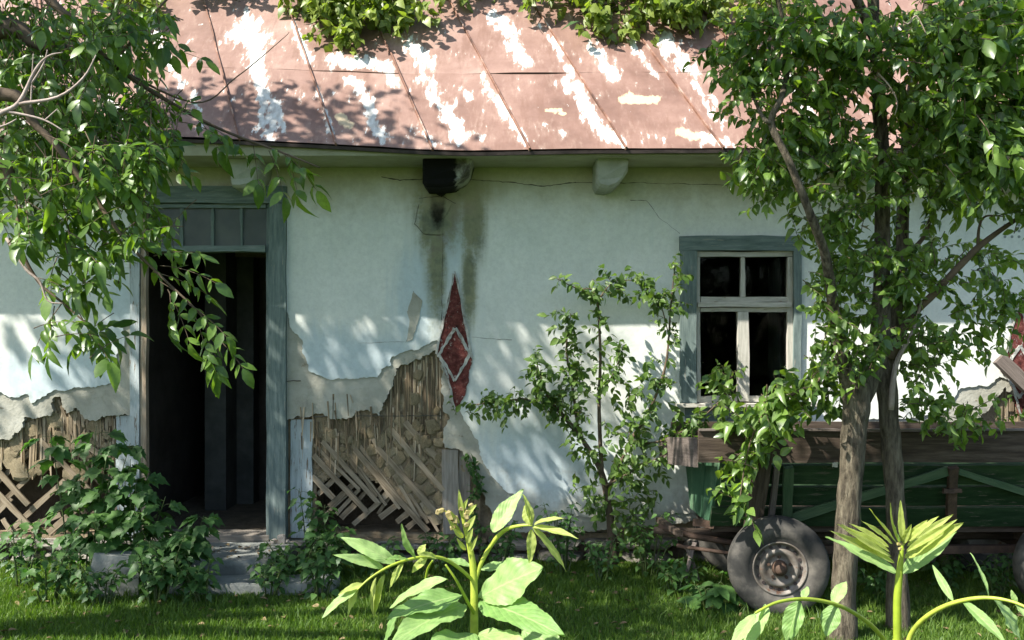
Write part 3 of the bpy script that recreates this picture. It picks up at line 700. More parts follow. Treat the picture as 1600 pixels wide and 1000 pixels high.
# --- roof: skewed standing-seam sheets
SK, TH = 0.335, math.radians(50)
def sag(u):
    t = min(1, max(0, (-.3 - u) / 2.3)); return .012 * mnoise.noise((u * .7, 2.3, 0)) + .085 * t - .02 * math.exp(-((u + .6) / .7) ** 2)
def R(u, v, lift=0):
    k = max(0, 1 - v / 2.5)
    return Vector((u - SK * v, 7.13 + v * math.cos(TH) - lift * math.sin(TH), 3.217 + sag(u) * k + v * math.sin(TH) + lift * math.cos(TH)))
def proj(p): return (800 + p[0] / p[1] * F, HOR - (p[2] - CAMZ) / p[1] * F)
STREAKS = [([(372, 55), (400, 60)], 24), ([(385, 28), (402, 70), (400, 105), (412, 150), (420, 210)], 15), ([(432, 150), (442, 205)], 6), ([(458, 40), (482, 95)], 9), ([(497, 140), (522, 205)], 6),
    ([(520, 92), (550, 98)], 13), ([(575, 95), (600, 104), (618, 128)], 11), ([(540, 122), (560, 128), (572, 155), (580, 185), (597, 217)], 10), ([(640, 65), (668, 98)], 17), ([(664, 122), (680, 155), (700, 180), (718, 216)], 13), ([(690, 185), (720, 190)], 8),
    ([(772, 22), (795, 50), (818, 95)], 14), ([(752, 118), (785, 170), (822, 222)], 8), ([(725, 135), (732, 155)], 4), ([(846, 40), (872, 75), (895, 118)], 6), ([(880, 128), (892, 142)], 10), ([(900, 132), (918, 175), (940, 205), (970, 224)], 13), ([(925, 72), (942, 100), (958, 118)], 12),
    ([(985, 62), (1005, 95), (1024, 118)], 7), ([(1038, 60), (1062, 95), (1080, 108)], 16), ([(1085, 130), (1102, 160), (1122, 190)], 7), ([(1110, 150), (1118, 160)], 5), ([(1100, 215), (1130, 222)], 9), ([(850, 190), (862, 205)], 4), ([(738, 208), (750, 216)], 5), ([(235, 30), (250, 75)], 15), ([(262, 95), (285, 130)], 8), ([(180, 60), (200, 110)], 12), ([(165, 150), (200, 200)], 9), ([(300, 140), (312, 200)], 5), ([(1160, 70), (1200, 130)], 10), ([(1230, 120), (1280, 200)], 10), ([(1340, 60), (1400, 160)], 9), ([(1480, 90), (1540, 200)], 12), ([(662, 205), (676, 225)], 7)]
OCH = [([(972, 156), (1025, 156)], 8), ([(985, 140), (985, 150)], 4), ([(530, 182), (545, 195)], 9), ([(870, 175), (880, 178)], 4), ([(1060, 205), (1090, 215)], 8), ([(850, 172), (875, 172)], 3)]
def field(Vs, L):
    q = np.array([proj(p) for p in Vs]); best = np.zeros(len(q))
    for pts, w in L:
        for a, b in zip(pts[:-1], pts[1:]):
            a = np.array(a, float); d = np.array(b, float) - a
            t = np.clip(((q - a) @ d) / max(d @ d, 1e-6), 0, 1)[:, None]
            best = np.maximum(best, 1 - np.hypot(*(q - a - d * t).T) / (w * 1.45))
    return best
roof = new('roof', None, None, house, Matrix.Translation((0, 7.25, 3.2)))
roof['label'] = 'standing-seam metal roof with faded rust-red paint peeling in white streaks'
seams = [-2.025 + .7175 * k for k in range(-7, 14)]
rows = [0, .965, 2.3, 3.62]
for c in range(len(seams) - 1):
    for r in range(3):
        u0, u1, v0, v1 = seams[c] + .004, seams[c + 1] - .004, rows[r] - (.012 if r else 0), rows[r + 1]
        vis = r < 2 and -3 < c - 5 < 9
        nu, nv = (14, 30) if vis else (4, 4)
        V = []; Fs = []; at = []; oc = []
        ph = random.uniform(0, 20)
        for j in range(nv + 1):
            for i in range(nu + 1):
                u = u0 + (u1 - u0) * i / nu; v = v0 + (v1 - v0) * j / nv
                lf = .004 * mnoise.noise((u * 4 + ph, v * 3, 1)) + .012 * math.sin(math.pi * i / nu) * mnoise.noise((v * 1.5, ph, 2)) + (.003 if r % 2 else 0.0)
                V.append(R(u, v, lf))
        n1 = nu + 1
        for j in range(nv):
            for i in range(nu): Fs.append((j * n1 + i, j * n1 + i + 1, (j + 1) * n1 + i + 1, (j + 1) * n1 + i))
        at = field(V, STREAKS) if vis else np.zeros(len(V)); oc = field(V, OCH) if vis else np.zeros(len(V))
        me = mesh_py('roof_sheet', V, Fs, True)
        for nm, arr in (('peel', at), ('ochre', oc)):
            a_ = me.attributes.new(nm, 'FLOAT', 'POINT'); a_.data.foreach_set('value', np.array(arr, np.float32))
        new('roof_sheet', me, M['roof'], roof)
    V = []; Fs = []
    u = seams[c]
    for j in range(25):
        v = -.01 + 3.6 * j / 24; w = .006; h = .022 + .006 * mnoise.noise((u, v * 2, 0)); du = .006 * mnoise.noise((u, v * 3, 4))
        V += [R(u - w + du, v, -.01), R(u - w + du, v, h), R(u + w + du, v, h), R(u + w + du, v, -.01)]
    for j in range(24):
        for k in range(3): Fs.append((j * 4 + k, (j + 1) * 4 + k, (j + 1) * 4 + k + 1, j * 4 + k + 1))
    Fs.append((0, 1, 2, 3))
    new('standing_seam', mesh_py('standing_seam', V, [f[::-1] for f in Fs]), M['seam'], roof)
# dark folded drip edge and boards below the sheets
V = []; Fs = []; us = np.linspace(seams[0], seams[-1], 70)
for u in us:
    a = R(u, -.012, -.006); V += [a, a + Vector((0, .006, -.024 + .006 * mnoise.noise((u * 5, 0, 0)))), a + Vector((0, .05, -.020))]
for i in range(69):
    for k in range(2): Fs.append((3 * i + k, 3 * i + k + 1, 3 * i + 4 + k, 3 * i + 3 + k))
new('drip_edge', mesh_py('drip_edge', V, Fs), M['eave'], roof)
V = []; Fs = []
for u in us:
    a = R(u, .0, -.02); V += [a + Vector((0, .02, 0)), Vector((a.x, 7.17, 3.172)), Vector((a.x, 7.21, 3.172))]
for i in range(69):
    for k in range(2): Fs.append((3 * i + k, 3 * i + k + 1, 3 * i + 4 + k, 3 * i + 3 + k))
new('fascia_board', mesh_py('fascia_board', V, Fs), M['soffit'], roof)
V = [R(-7.1, .12, -.14), R(8.3, .12, -.14), R(8.3, 3.6, -.06), R(-7.1, 3.6, -.06)]
V += [v + Vector((0, .03, -.03)) for v in V]
new('roof_boarding', mesh_py('roof_boarding', V, [(0, 1, 2, 3), (7, 6, 5, 4), (0, 4, 5, 1), (1, 5, 6, 2), (2, 6, 7, 3), (3, 7, 4, 0)]), M['board'], roof)
rz = R(0, 3.62).z; ry = R(0, 3.62).y
new('rear_slope', mesh_py('rear_slope', [(-8.3, ry, rz), (8, ry, rz), (8, 12.1, 3.2), (-8.3, 12.1, 3.2)], [(0, 1, 2, 3)]), M['roof'], roof)
# --- other walls, floor and rooms inside
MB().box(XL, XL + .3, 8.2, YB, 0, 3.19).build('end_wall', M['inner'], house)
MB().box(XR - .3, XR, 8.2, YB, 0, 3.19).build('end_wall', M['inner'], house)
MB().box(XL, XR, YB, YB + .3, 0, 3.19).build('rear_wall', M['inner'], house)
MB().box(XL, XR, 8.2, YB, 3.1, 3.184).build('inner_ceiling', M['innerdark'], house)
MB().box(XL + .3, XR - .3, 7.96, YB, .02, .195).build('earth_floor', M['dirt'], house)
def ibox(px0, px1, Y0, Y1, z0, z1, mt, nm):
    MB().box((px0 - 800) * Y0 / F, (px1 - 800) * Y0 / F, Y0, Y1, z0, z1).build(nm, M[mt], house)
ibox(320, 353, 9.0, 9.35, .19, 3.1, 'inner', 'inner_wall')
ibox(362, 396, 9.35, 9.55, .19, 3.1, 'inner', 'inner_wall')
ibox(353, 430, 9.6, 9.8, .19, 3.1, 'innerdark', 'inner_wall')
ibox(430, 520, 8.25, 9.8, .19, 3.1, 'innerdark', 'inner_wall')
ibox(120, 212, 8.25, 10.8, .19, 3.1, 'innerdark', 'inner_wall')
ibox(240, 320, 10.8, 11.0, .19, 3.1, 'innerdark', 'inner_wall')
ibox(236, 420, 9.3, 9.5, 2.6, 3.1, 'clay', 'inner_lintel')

# ------------------------------------------------------------------ steps, block, rubble
def rough_block(name, x0, x1, y0, y1, z0, z1, mat, parent=None, j=.012, n=4, rz=0, tilt=0, seed=0):
    """A worn block: subdivided box, edges knocked off by noise."""
    import bmesh
    bm = bmesh.new(); bmesh.ops.create_cube(bm, size=1)
    bmesh.ops.subdivide_edges(bm, edges=bm.edges, cuts=n, use_grid_fill=True)
    sx, sy, sz = x1 - x0, y1 - y0, z1 - z0
    for v in bm.verts:
        c = v.co; e = sum(abs(abs(q) - .5) < 1e-4 for q in c)
        w = Vector((c.x * sx, c.y * sy, c.z * sz))
        if e >= 2: w *= 1 - .02 * e / 2
        w += Vector((mnoise.noise(w * 6 + Vector((seed, 0, 0))), mnoise.noise(w * 6 + Vector((0, seed + 9, 0))), mnoise.noise(w * 5 + Vector((0, 0, seed + 5))))) * j
        v.co = w
    me = bpy.data.meshes.new(name); bm.to_mesh(me); bm.free()
    Mx = Matrix.Translation(((x0 + x1) / 2, (y0 + y1) / 2, (z0 + z1) / 2)) @ Matrix.Rotation(rz, 4, 'Z') @ Matrix.Rotation(tilt, 4, 'Y')
    return new(name, me, mat, parent, Mx)
tag(rough_block('doorstep', -2.95, -1.70, 7.02, 7.66, -.05, .185, M['concrete'], n=6), 'broad grey concrete doorstep right below the open doorway', 'doorstep')
tag(rough_block('stone_slab', -2.42, -1.25, 6.72, 7.0, -.05, .085, M['concrete'], n=6, rz=.04, seed=3), 'long low grey slab forming the bottom step on the lawn', 'step')
tag(rough_block('concrete_block', -2.93, -2.60, 6.62, 6.84, -.02, .31, M['concrete'], n=4, rz=.2, tilt=.12, seed=7), 'upright pale concrete block half hidden by weeds beside the steps', 'block')
for k, (px, py, s) in enumerate([(441, 828, .07), (428, 836, .05), (449, 836, .045), (400, 838, .03), (385, 841, .03)]):
    q = P(px, py, 7.58 if k < 3 else 7.4)
    o = new('rubble_chunk', LUMPS[k].copy(), None, None, Matrix.Translation((q.x, q.y, .185 + s * .42)) @ Matrix.Rotation(k, 4, 'Z') @ Matrix.Diagonal((s, s * .8, s * (1.3 if k == 0 else .7), 1)))
    o.data.materials.clear(); o.data.materials.append(M['rubble'])
    tag(o, ['largest pale rubble chunk leaning on the foot of the right door jamb', 'pale rubble chunk left of the largest at the door jamb foot', 'small pale rubble chunk right of the largest at the jamb foot', 'small rubble crumb on the doorstep left of the jamb chunks', 'leftmost rubble crumb lying on the doorstep'][k], 'rubble', 'rubble on the doorstep')

# ------------------------------------------------------------------ cart
cart = thing('farm_cart', 'green wooden farm cart with brown top boards and rubber car tyres', 'cart', (2.6, 6.9, 0))
YN, YF = 6.36, 7.46
def cb(name, p0, p1, w, t, mt, up=(0, -1, 0), parent=None, **k): return bar(name, p0, p1, w, t, M[mt], parent or cart, up=up, **k)
xf, xe = 1.41, 4.1
# sloping side planks, near and far
for s, (yt, yb) in enumerate(((YN + .04, YN + .26), (YF - .04, YF - .26))):
    for r in range(3):
        za = .98 - r * .155; ka = (r + .5) / 3
        y = yt + (yb - yt) * ka; sl = (yb - yt) / .46
        up = (0, -1, sl) if s == 0 else (0, 1, -sl)
        up = Vector((0, -.46, -(yb - yt))).normalized() if s == 0 else Vector((0, .46, (yb - yt))).normalized()
        cb('side_plank', (xf - .06 * ka, y, za - .078), (xe, y, za - .078), .15, .024, 'green', up, seg=6)
cb('top_board', (1.225, YN - .03, 1.093), (xe, YN - .03, 1.093), .205, .035, 'darkwood', seg=8, jit=.004)
cb('top_edge', (1.225, YN - .066, 1.200), (xe, YN - .066, 1.200), .045, .012, 'greywood', (0, 0, 1), seg=8)
cb('top_board', (1.24, YF + .03, 1.06), (xe, YF + .03, 1.06), .2, .03, 'darkwood', (0, -1, 0), seg=8)
cb('front_top_board', (1.235, YN + .02, 1.045), (1.17, YF - .02, .945), .20, .03, 'greywood', (-1, 0, 0), seg=6)
# front end panel: three upright planks that narrow downwards
tops = [(1.405, YN + .05), (1.385, YN + .42), (1.36, YN + .76), (1.335, YF - .05)]; bots = [(1.37, YN + .27), (1.36, YN + .45), (1.355, YN + .64), (1.345, YF - .27)]
for i in range(3):
    V = []
    for (a, b, z) in ((tops[i], tops[i + 1], .985), (bots[i], bots[i + 1], .535)):
        for q in (Vector((*a, 0)).lerp(Vector((*b, 0)), .02), Vector((*a, 0)).lerp(Vector((*b, 0)), .98)):
            for dx in (-.012 - .006 * (i % 2), .014): V.append((q.x + dx, q.y, z))
    new('front_plank', mesh_py('front_plank', V, [(0, 2, 6, 4), (1, 5, 7, 3), (0, 1, 3, 2), (4, 6, 7, 5), (0, 4, 5, 1), (2, 3, 7, 6)]), M['frontgreen'], cart)
cb('floor', (1.38, YN + .55, .525), (xe, YN + .55, .525), .6, .03, 'darkwood', (0, 0, 1))
for y in (YN + .30, YN + .56, YF - .30): cb('floor_bearer', (1.38, y, .47), (xe, y, .47), .07, .055, 'darkwood', (0, 0, 1))
def cp(px, py, y): p_ = P(px, py, y); return (p_.x, p_.y, p_.z)
cb('upright_stake', cp(1174, 826, YN + .12), cp(1198, 664, YN - .09), .11, .05, 'darkwood', seg=6)
cb('stake_rod', cp(1203, 828, YN + .16), cp(1212, 728, YN - .02), .038, .03, 'greywood')
cb('side_batten', cp(1228, 824, YN + .2), cp(1231, 728, YN - .02), .065, .03, 'brace')
cb('diagonal_brace', cp(1231, 810, YN + .18), cp(1482, 735, YN - .0), .06, .03, 'brace', seg=6)
cb('diagonal_brace', cp(1494, 735, YN - .0), cp(1700, 800, YN + .16), .045, .03, 'brace', seg=6)
cb('centre_stake', cp(1484, 824, YN + .2), cp(1487, 728, YN - .03), .06, .035, 'rust')
cb('stake_clip', cp(1472, 767, YN + .03), cp(1500, 767, YN + .03), .03, .03, 'rust')
cb('bolt_head', cp(1300, 726, YN - .07), cp(1308, 726, YN - .07), .03, .012, 'sash'); cb('bolt_head', cp(1406, 725, YN - .07), cp(1411, 725, YN - .07), .025, .012, 'sash')
cb('iron_bracket', cp(1083, 816, YN + .3), cp(1116, 820, YN + .26), .05, .03, 'rust')
# running gear
def tube_part(name, pts, r, mt, n=8):
    MB().tube(pts, r if isinstance(r, list) else [r] * len(pts), n).build(name, M[mt], cart, True)
WX = (1.745, 3.63)
for x in WX:
    tube_part('axle', [(x, 6.34, .335), (x, 7.42, .335)], .035, 'rust')
    cb('axle_block', (x, 6.52, .38), (x, 7.3, .38), .1, .09, 'darkwood', (0, 0, 1))
cb('chassis_beam', cp(1240, 857, YN + .36), cp(1760, 856, YN + .36), .055, .045, 'rust', seg=6)
tube_part('reach_pole', [(1.45, 6.9, .40), (4.0, 6.9, .40)], .04, 'darkwood')
tube_part('drawbar', [(1.75, 6.86, .40), (1.35, 6.88, .41), (1.02, 6.92, .425)], [.04, .034, .026], 'darkwood')
tube_part('drawbar_brace', [(1.7, 6.62, .37), (1.3, 6.80, .40), (1.06, 6.92, .45)], .022, 'rust')
tube_part('drawbar_brace', [(1.7, 7.2, .37), (1.3, 7.0, .40), (1.06, 6.92, .44)], .022, 'rust')
tube_part('tie_rod', [(1.15, 6.70, .36), (1.6, 6.5, .33)], .014, 'rust')
cb('swingletree', (1.16, 6.62, .44), (1.10, 7.2, .43), .045, .035, 'darkwood', (0, 0, 1))
cb('broken_slat', (1.22, 6.75, .12), (1.30, 6.80, .36), .03, .012, 'greywood', (-1, -1, 0)); cb('broken_slat', (1.32, 6.78, .10), (1.24, 6.82, .34), .025, .012, 'greywood', (-1, -1, 0))
TP = [(.160, .070), (.180, .082), (.198, .084), (.203, .089), (.235, .092), (.262, .088), (.290, .078), (.310, .064), (.322, .048), (.325, .0)]
TP = TP + [(r, -h) for r, h in TP[-2::-1]] + [(.155, -.05), (.155, .05), TP[0]]
tv, tf = lathe(TP, 56)
tv = [Vector(v) * (1 + (.006 if (i // 56) in (5, 6, 7, 8, 9) and (i % 2) else 0)) for i, v in enumerate(tv)]
tyre_me = mesh_py('tyre', tv, tf, True); tyre_me.materials.append(M['tyre'])
rv, rf = lathe([(q[0] * .88, q[1]) for q in [(.198, .088), (.190, .092), (.184, .083), (.172, .06), (.160, .052), (.148, .060), (.138, .078), (.126, .084), (.112, .080), (.098, .068), (.080, .058), (.060, .062), (.052, .066), (.050, -.03), (.15, -.04), (.182, -.07)]], 48)
rim_me = mesh_py('rim', rv, rf, True); rim_me.materials.append(M['rim'])
hv, hf = lathe([(.052, .06), (.046, .10), (.036, .112), (.030, .135), (.012, .14), (.0005, .14)], 20)
hub_me = mesh_py('hub', hv, hf, True); hub_me.materials.append(M['rust'])
mb = MB()
for k in range(16):
    a = k * math.pi / 8; c = Vector((math.cos(a) * .141, .056, math.sin(a) * .141))
    mb.tube([c + Vector((0, -.004, 0)), c + Vector((0, .006, 0))], [.012] * 2, 8)
slot_me = mesh_py('rim_slots', mb.v, mb.f); slot_me.materials.append(M['eave'])
nut_mb = MB()
for k in range(5):
    a = k * 2 * math.pi / 5 + .3; c = Vector((math.cos(a) * .072, .058, math.sin(a) * .072)); nut_mb.tube([c, c + Vector((0, .016, 0))], [.011] * 2, 6)
nut_me = mesh_py('wheel_nuts', nut_mb.v, nut_mb.f); nut_me.materials.append(M['rust'])
for x in WX:
    for y, s in ((6.30, -1), (7.40, 1)):
        Mx = Matrix.Translation((x, y, .315)) @ Matrix.Rotation(math.pi if s < 0 else 0, 4, 'Z') @ Matrix.Rotation(random.uniform(0, 6), 4, 'Y')
        if s < 0 and x < 2: Mx = Matrix.Translation((x, y, .315)) @ Matrix.Rotation(math.radians(-7), 4, 'Z') @ Matrix.Rotation(math.pi, 4, 'Z')
        wh_ = new('wheel', None, None, cart, Mx)
        for nm, me in (('tyre', tyre_me), ('rim', rim_me), ('hub', hub_me), ('rim_slots', slot_me), ('wheel_nuts', nut_me)): new(nm, me, None, wh_, Mx, 'stuff' if nm in ('rim_slots', 'wheel_nuts') else None)

# ------------------------------------------------------------------ leaves
def leaf_shape(prof, fold=.25, bend=.15, n=None, wave=0.0):
    """prof: list of (t, halfwidth); returns verts, tris; leaf runs along +Y, unit length, folded along the midrib."""
    V = []; T = []; ids = []
    for t, w in prof:
        z = -bend * t * t
        if w <= 1e-4: ids.append((len(V),)); V.append((0, t, z))
        else:
            ids.append((len(V), len(V) + 1, len(V) + 2)); zz = z + fold * w + wave * math.sin(t * 17)
            V += [(-w, t, zz), (0, t, z), (w, t, z + fold * w - wave * math.sin(t * 15))]
    for a, b in zip(ids[:-1], ids[1:]):
        if len(a) == 1 and len(b) == 3: T += [(a[0], b[1], b[0]), (a[0], b[2], b[1])]
        elif len(a) == 3 and len(b) == 3: T += [(a[0], a[1], b[1]), (a[0], b[1], b[0]), (a[1], a[2], b[2]), (a[1], b[2], b[1])]
        elif len(a) == 3: T += [(a[0], a[1], b[0]), (a[1], a[2], b[0])]
    return np.array(V, np.float32), np.array(T, np.int32)
SH = {
 'pear0': leaf_shape([(0, .0), (.02, .012), (.16, .17), (.42, .29), (.72, .20), (1, 0)], .35, .25),
 'pear1': leaf_shape([(0, .0), (.02, .012), (.2, .22), (.45, .31), (.74, .19), (1, 0)], .1, .5),
 'pear2': leaf_shape([(0, .0), (.02, .012), (.2, .18), (.5, .26), (.78, .15), (1, 0)], .6, .1),
 'wal0': leaf_shape([(0, 0), (.12, .13), (.4, .235), (.7, .19), (.88, .08), (1, 0)], .2, .25),
 'wal1': leaf_shape([(0, 0), (.12, .12), (.4, .22), (.7, .17), (.88, .07), (1, 0)], .45, .4),
 'wal2': leaf_shape([(0, 0), (.15, .15), (.45, .25), (.75, .18), (1, 0)], -.1, .15),
 'pear3': leaf_shape([(0, .0), (.02, .012), (.2, .2), (.45, .28), (.74, .16), (1, 0)], .8, .85),
 'wal3': leaf_shape([(0, 0), (.12, .12), (.4, .21), (.7, .15), (.88, .06), (1, 0)], .7, .8, wave=.015),
 'lob0': leaf_shape([(0, 0), (.08, .20), (.2, .38), (.27, .27), (.42, .40), (.5, .25), (.66, .27), (.74, .13), (1, 0)], .2, .3, wave=.02),
 'lob1': leaf_shape([(0, 0), (.1, .15), (.22, .30), (.30, .22), (.46, .32), (.55, .20), (.72, .2), (.8, .09), (1, 0)], .1, .45, wave=.03),
 'ivy0': leaf_shape([(0, 0), (.06, .26), (.3, .40), (.45, .30), (.7, .2), (1, 0)], .15, .3),
 'ivy1': leaf_shape([(0, 0), (.1, .24), (.35, .36), (.6, .26), (.8, .12), (1, 0)], .4, .2),
 'can': leaf_shape([(0, 0), (.45, .27), (1, 0)], .2, .2),
}
SHM = {}
def shape_mesh(k, mat):
    key = (k, mat.name)
    if key not in SHM:
        me = mesh_np('leaf', *SH[k], smooth=True); me.materials.append(mat); SHM[key] = me
    return SHM[key]
def rv3(): 
    v = rng.normal(size=3); return v / np.linalg.norm(v)
def nrmz(v): 
    n = np.linalg.norm(v); return v / n if n > 1e-9 else np.array([0, 0, 1.0])
class Foliage:
    def __init__(s, kinds): s.k = kinds; s.items = []; s.tw = MB()
    def leaf(s, pos, d, nrm, size, kind=None):
        d = nrmz(np.asarray(d, float)); n = np.asarray(nrm, float); n = nrmz(n - d * n.dot(d)); x = np.cross(d, n)
        A = np.eye(4); A[:3, 0] = x * size; A[:3, 1] = d * size; A[:3, 2] = n * size; A[:3, 3] = pos
        s.items.append((kind or s.k[rng.integers(len(s.k))], A))
    def spray(s, p, d, L, nl, size, droop=.5, r=.003, spread=.9):
        """A twig with alternate leaves."""
        p = np.asarray(p, float); d = nrmz(np.asarray(d, float)); pts = [p.copy()]; q = p.copy(); dd = d.copy(); st = 5
        for i in range(st):
            dd = nrmz(dd + np.array([0, 0, -droop * .12]) + rng.normal(size=3) * .12); q = q + dd * L / st; pts.append(q.copy())
        s.tw.tube([Vector(a) for a in pts], [r * (1 - .7 * i / st) for i in range(st + 1)], 4, False)
        for i in range(nl):
            t = (i + .6) / nl * st; a = int(min(t, st - 1)); f = t - a
            b = pts[a] * (1 - f) + pts[a + 1] * f; tang = nrmz(pts[a + 1] - pts[a])
            side = nrmz(np.cross(tang, rv3())); ld = nrmz(tang * .5 + side * spread + np.array([0, 0, -droop * rng.uniform(.2, 1.1)]))
            up = np.array([0, 0, 1.0]) * .8 + rv3() * .75 + np.array([-.15, -.35, 0])
            s.leaf(b, ld, up, size * rng.uniform(.45, 1.3))
    def compound(s, p, d, L, npair, size, droop=.5, r=.0028, hang=.3):
        p = np.asarray(p, float); d = nrmz(np.asarray(d, float)); pts = [p.copy()]; q = p.copy(); dd = d.copy(); st = 6
        for i in range(st):
            dd = nrmz(dd + np.array([0, 0, -droop * .16])); q = q + dd * L / st; pts.append(q.copy())
        s.tw.tube([Vector(a) for a in pts], [r * (1 - .6 * i / st) for i in range(st + 1)], 4, False)
        upb = nrmz(np.array([0, 0, 1.0]) + rv3() * .5 + np.array([-.1, -.4, 0]))
        for i in range(npair):
            t = st * (.28 + .62 * i / max(1, npair - 1)); a = int(min(t, st - 1)); f = t - a
            b = pts[a] * (1 - f) + pts[a + 1] * f; tang = nrmz(pts[a + 1] - pts[a]); side = nrmz(np.cross(tang, upb))
            for sg in (-1, 1):
                ld = nrmz(tang * .55 + side * sg + np.array([0, 0, -hang * rng.uniform(.3, 1.4)]) + rv3() * .15)
                s.leaf(b, ld, upb + rv3() * .3, size * (.65 + .45 * i / npair) * rng.uniform(.7, 1.2))
        tang = nrmz(pts[-1] - pts[-2]); s.leaf(pts[-1], tang + np.array([0, 0, -.2]), upb + rv3() * .2, size * 1.25)
    def emit(s, parent, mat, nmax=300, twmat=None, name='leaf', rest='foliage'):
        pos = np.array([A[:3, 3] for _, A in s.items]); sz = np.array([np.linalg.norm(A[:3, 1]) for _, A in s.items])
        px = 800 + pos[:, 0] / pos[:, 1] * F; py = HOR - (pos[:, 2] - CAMZ) / pos[:, 1] * F
        vis = (px > 5) & (px < 1595) & (py > 5) & (py < 995) & (pos[:, 1] > .3)
        face = np.array([abs(A[1, 2]) / np.linalg.norm(A[:3, 2]) for _, A in s.items])
        score = np.where(vis, sz / pos[:, 1] * F * (.4 + .6 * face), -1)
        order = np.argsort(-score); pick = set(int(i) for i in order[:nmax] if score[i] > 7)
        for i in pick:
            k, A = s.items[i]; new(name, shape_mesh(k, mat), None, parent, Matrix(A.tolist()))
        merge_leaves([it for i, it in enumerate(s.items) if i not in pick], parent, mat, rest)
        if s.tw.v: s.tw.build('twigs', twmat or M['twig'], parent, True, kind='stuff')
def merge_leaves(items, parent, mat, name):
    Vs = []; Ts = []; off = 0
    for k in sorted(set(i[0] for i in items)):
        A = np.array([i[1] for i in items if i[0] == k]); v, t = SH[k]
        VV = np.einsum('nij,kj->nki', A[:, :3, :3], v) + A[:, None, :3, 3]
        TT = t[None] + (np.arange(len(A)) * len(v))[:, None, None] + off
        Vs.append(VV.reshape(-1, 3)); Ts.append(TT.reshape(-1, 3)); off += len(A) * len(v)
    if not Vs: return
    new(name, mesh_np(name, np.concatenate(Vs), np.concatenate(Ts), True), mat, parent, None, 'stuff')
def limb(name, pts, parent, mat='bark', n=10, m=6, wob=.12):
    p, r = spline(pts, m); return MB().tube(p, r, n, True, wob).build(name, M[mat], parent, True)
def PT(px, py, Y, rpx): return (P(px, py, Y), rpx * Y / F)
def inell(c, r):
    v = rv3() * rng.uniform(0, 1) ** (1 / 2.6); return np.asarray(c) + v * np.asarray(r)
def shade_canopy(fo, c, r, n, size, kind='can'):
    """Leaf clumps added to a crown above the picture, unseen, to shade the scene."""
    for _ in range(n):
        cc = inell(c, r); 
        for _ in range(14):
            fo.leaf(cc + rng.normal(size=3) * .16, rv3() + np.array([0, 0, -.5]), np.array([0, 0, 1]) + rv3() * .7, size * rng.uniform(.7, 1.2), kind)

# ------------------------------------------------------------------ walnut tree on the left
wt = thing('walnut_tree', 'leafy walnut tree hanging in from the left in front of the doorway', 'tree', (-5.0, 4.9, 0))
limb('trunk', [((-5.0, 4.9, -.05), .26), ((-4.95, 4.9, 1.2), .21), ((-4.8, 4.85, 2.4), .18), ((-4.6, 4.8, 3.6), .14), ((-4.5, 4.7, 5.2), .09), ((-4.4, 4.6, 6.8), .04)], wt, wob=.2, n=14)
B = lambda *q: [PT(*a) for a in q]
wl_ = Foliage(['wal0', 'wal1', 'wal2', 'wal3'])
br = [ [((-4.8, 4.85, 2.5), .09)] + B((-60, 60, 4.9, 18), (60, 70, 4.9, 9), (150, 88, 4.9, 4.5), (240, 145, 4.9, 3.4), (340, 200, 4.95, 2.4), (440, 238, 5.0, 1.6), (500, 262, 5.0, 1.0)),
       [((-4.85, 4.85, 2.2), .08)] + B((-80, 260, 4.6, 14), (20, 290, 4.6, 6), (30, 380, 4.5, 3.2), (60, 440, 4.5, 2.6), (100, 475, 4.5, 1.8), (140, 510, 4.5, 1.2)),
       [((-4.8, 4.85, 2.6), .08)] + B((-60, 150, 4.4, 12), (60, 200, 4.4, 6), (140, 300, 4.4, 4), (200, 380, 4.4, 2.6), (260, 440, 4.4, 2), (320, 500, 4.4, 1.4), (345, 560, 4.4, .8)),
       [((-4.7, 4.8, 3.0), .08)] + B((-80, -60, 4.7, 14), (100, 20, 4.7, 6), (170, 90, 4.7, 4), (230, 30, 4.7, 2.4), (270, -10, 4.7, 1.5)),
       B((150, 88, 4.9, 3), (300, 160, 4.95, 1.3), (370, 120, 5.0, 1.0), (440, 62, 5.0, .6), (452, 50, 5.0, .3)) ]
for b in br: limb('branch', b, wt, 'twig', 7, 6, .1)
for b in [B((-60, 210, 4.0, 6), (0, 178, 4.0, 4.2), (30, 160, 4.0, 3.4), (55, 110, 4.0, 2.4), (75, 88, 4.0, 1.6), (98, 82, 4.0, .8)), B((30, 162, 4.0, 3), (90, 152, 4.0, 2.4), (130, 122, 4.0, 1.8), (150, 86, 4.0, .8)), B((50, 130, 4.0, 1.6), (68, 100, 4.0, 1.4), (74, 78, 4.0, .7)),
          B((-20, 170, 4.0, 3), (30, 178, 4.0, 2.2), (70, 188, 4.0, 1.6), (100, 205, 4.0, .8)), B((70, 188, 4.0, 1.3), (90, 170, 4.0, .7)), B((48, 168, 4.0, 1.4), (50, 120, 4.0, 1), (52, 84, 4.0, .5)), B((-20, 205, 4.0, 2.5), (10, 195, 4.0, 1.6), (26, 186, 4.0, .8)),
          B((10, 372, 4.4, 2.5), (40, 420, 4.4, 2.4), (62, 440, 4.4, 2.0), (75, 470, 4.4, 1.4), (98, 474, 4.4, .8)), B((30, 320, 4.3, 2), (60, 345, 4.3, 1.6), (88, 352, 4.3, 1.2), (105, 335, 4.3, .6))]:
    limb('dead_branch', b, wt, 'deadtwig', 6, 4, .1)
def wcl(cx, cy, rx, ry, Y, dY, n, L=.27, size=.080, dirx=.35):
    for _ in range(n):
        a = inell((cx, cy, Y), (rx, ry, dY)); p_ = P(a[0], a[1], a[2])
        d = np.array([dirx, -.15, -.25]) + rv3() * .8
        p0 = np.array(p_) - nrmz(d) * L * .5
        wl_.compound(p0, d, L * rng.uniform(.75, 1.15), int(rng.integers(3, 5)), size * rng.uniform(.75, 1.2), .6)
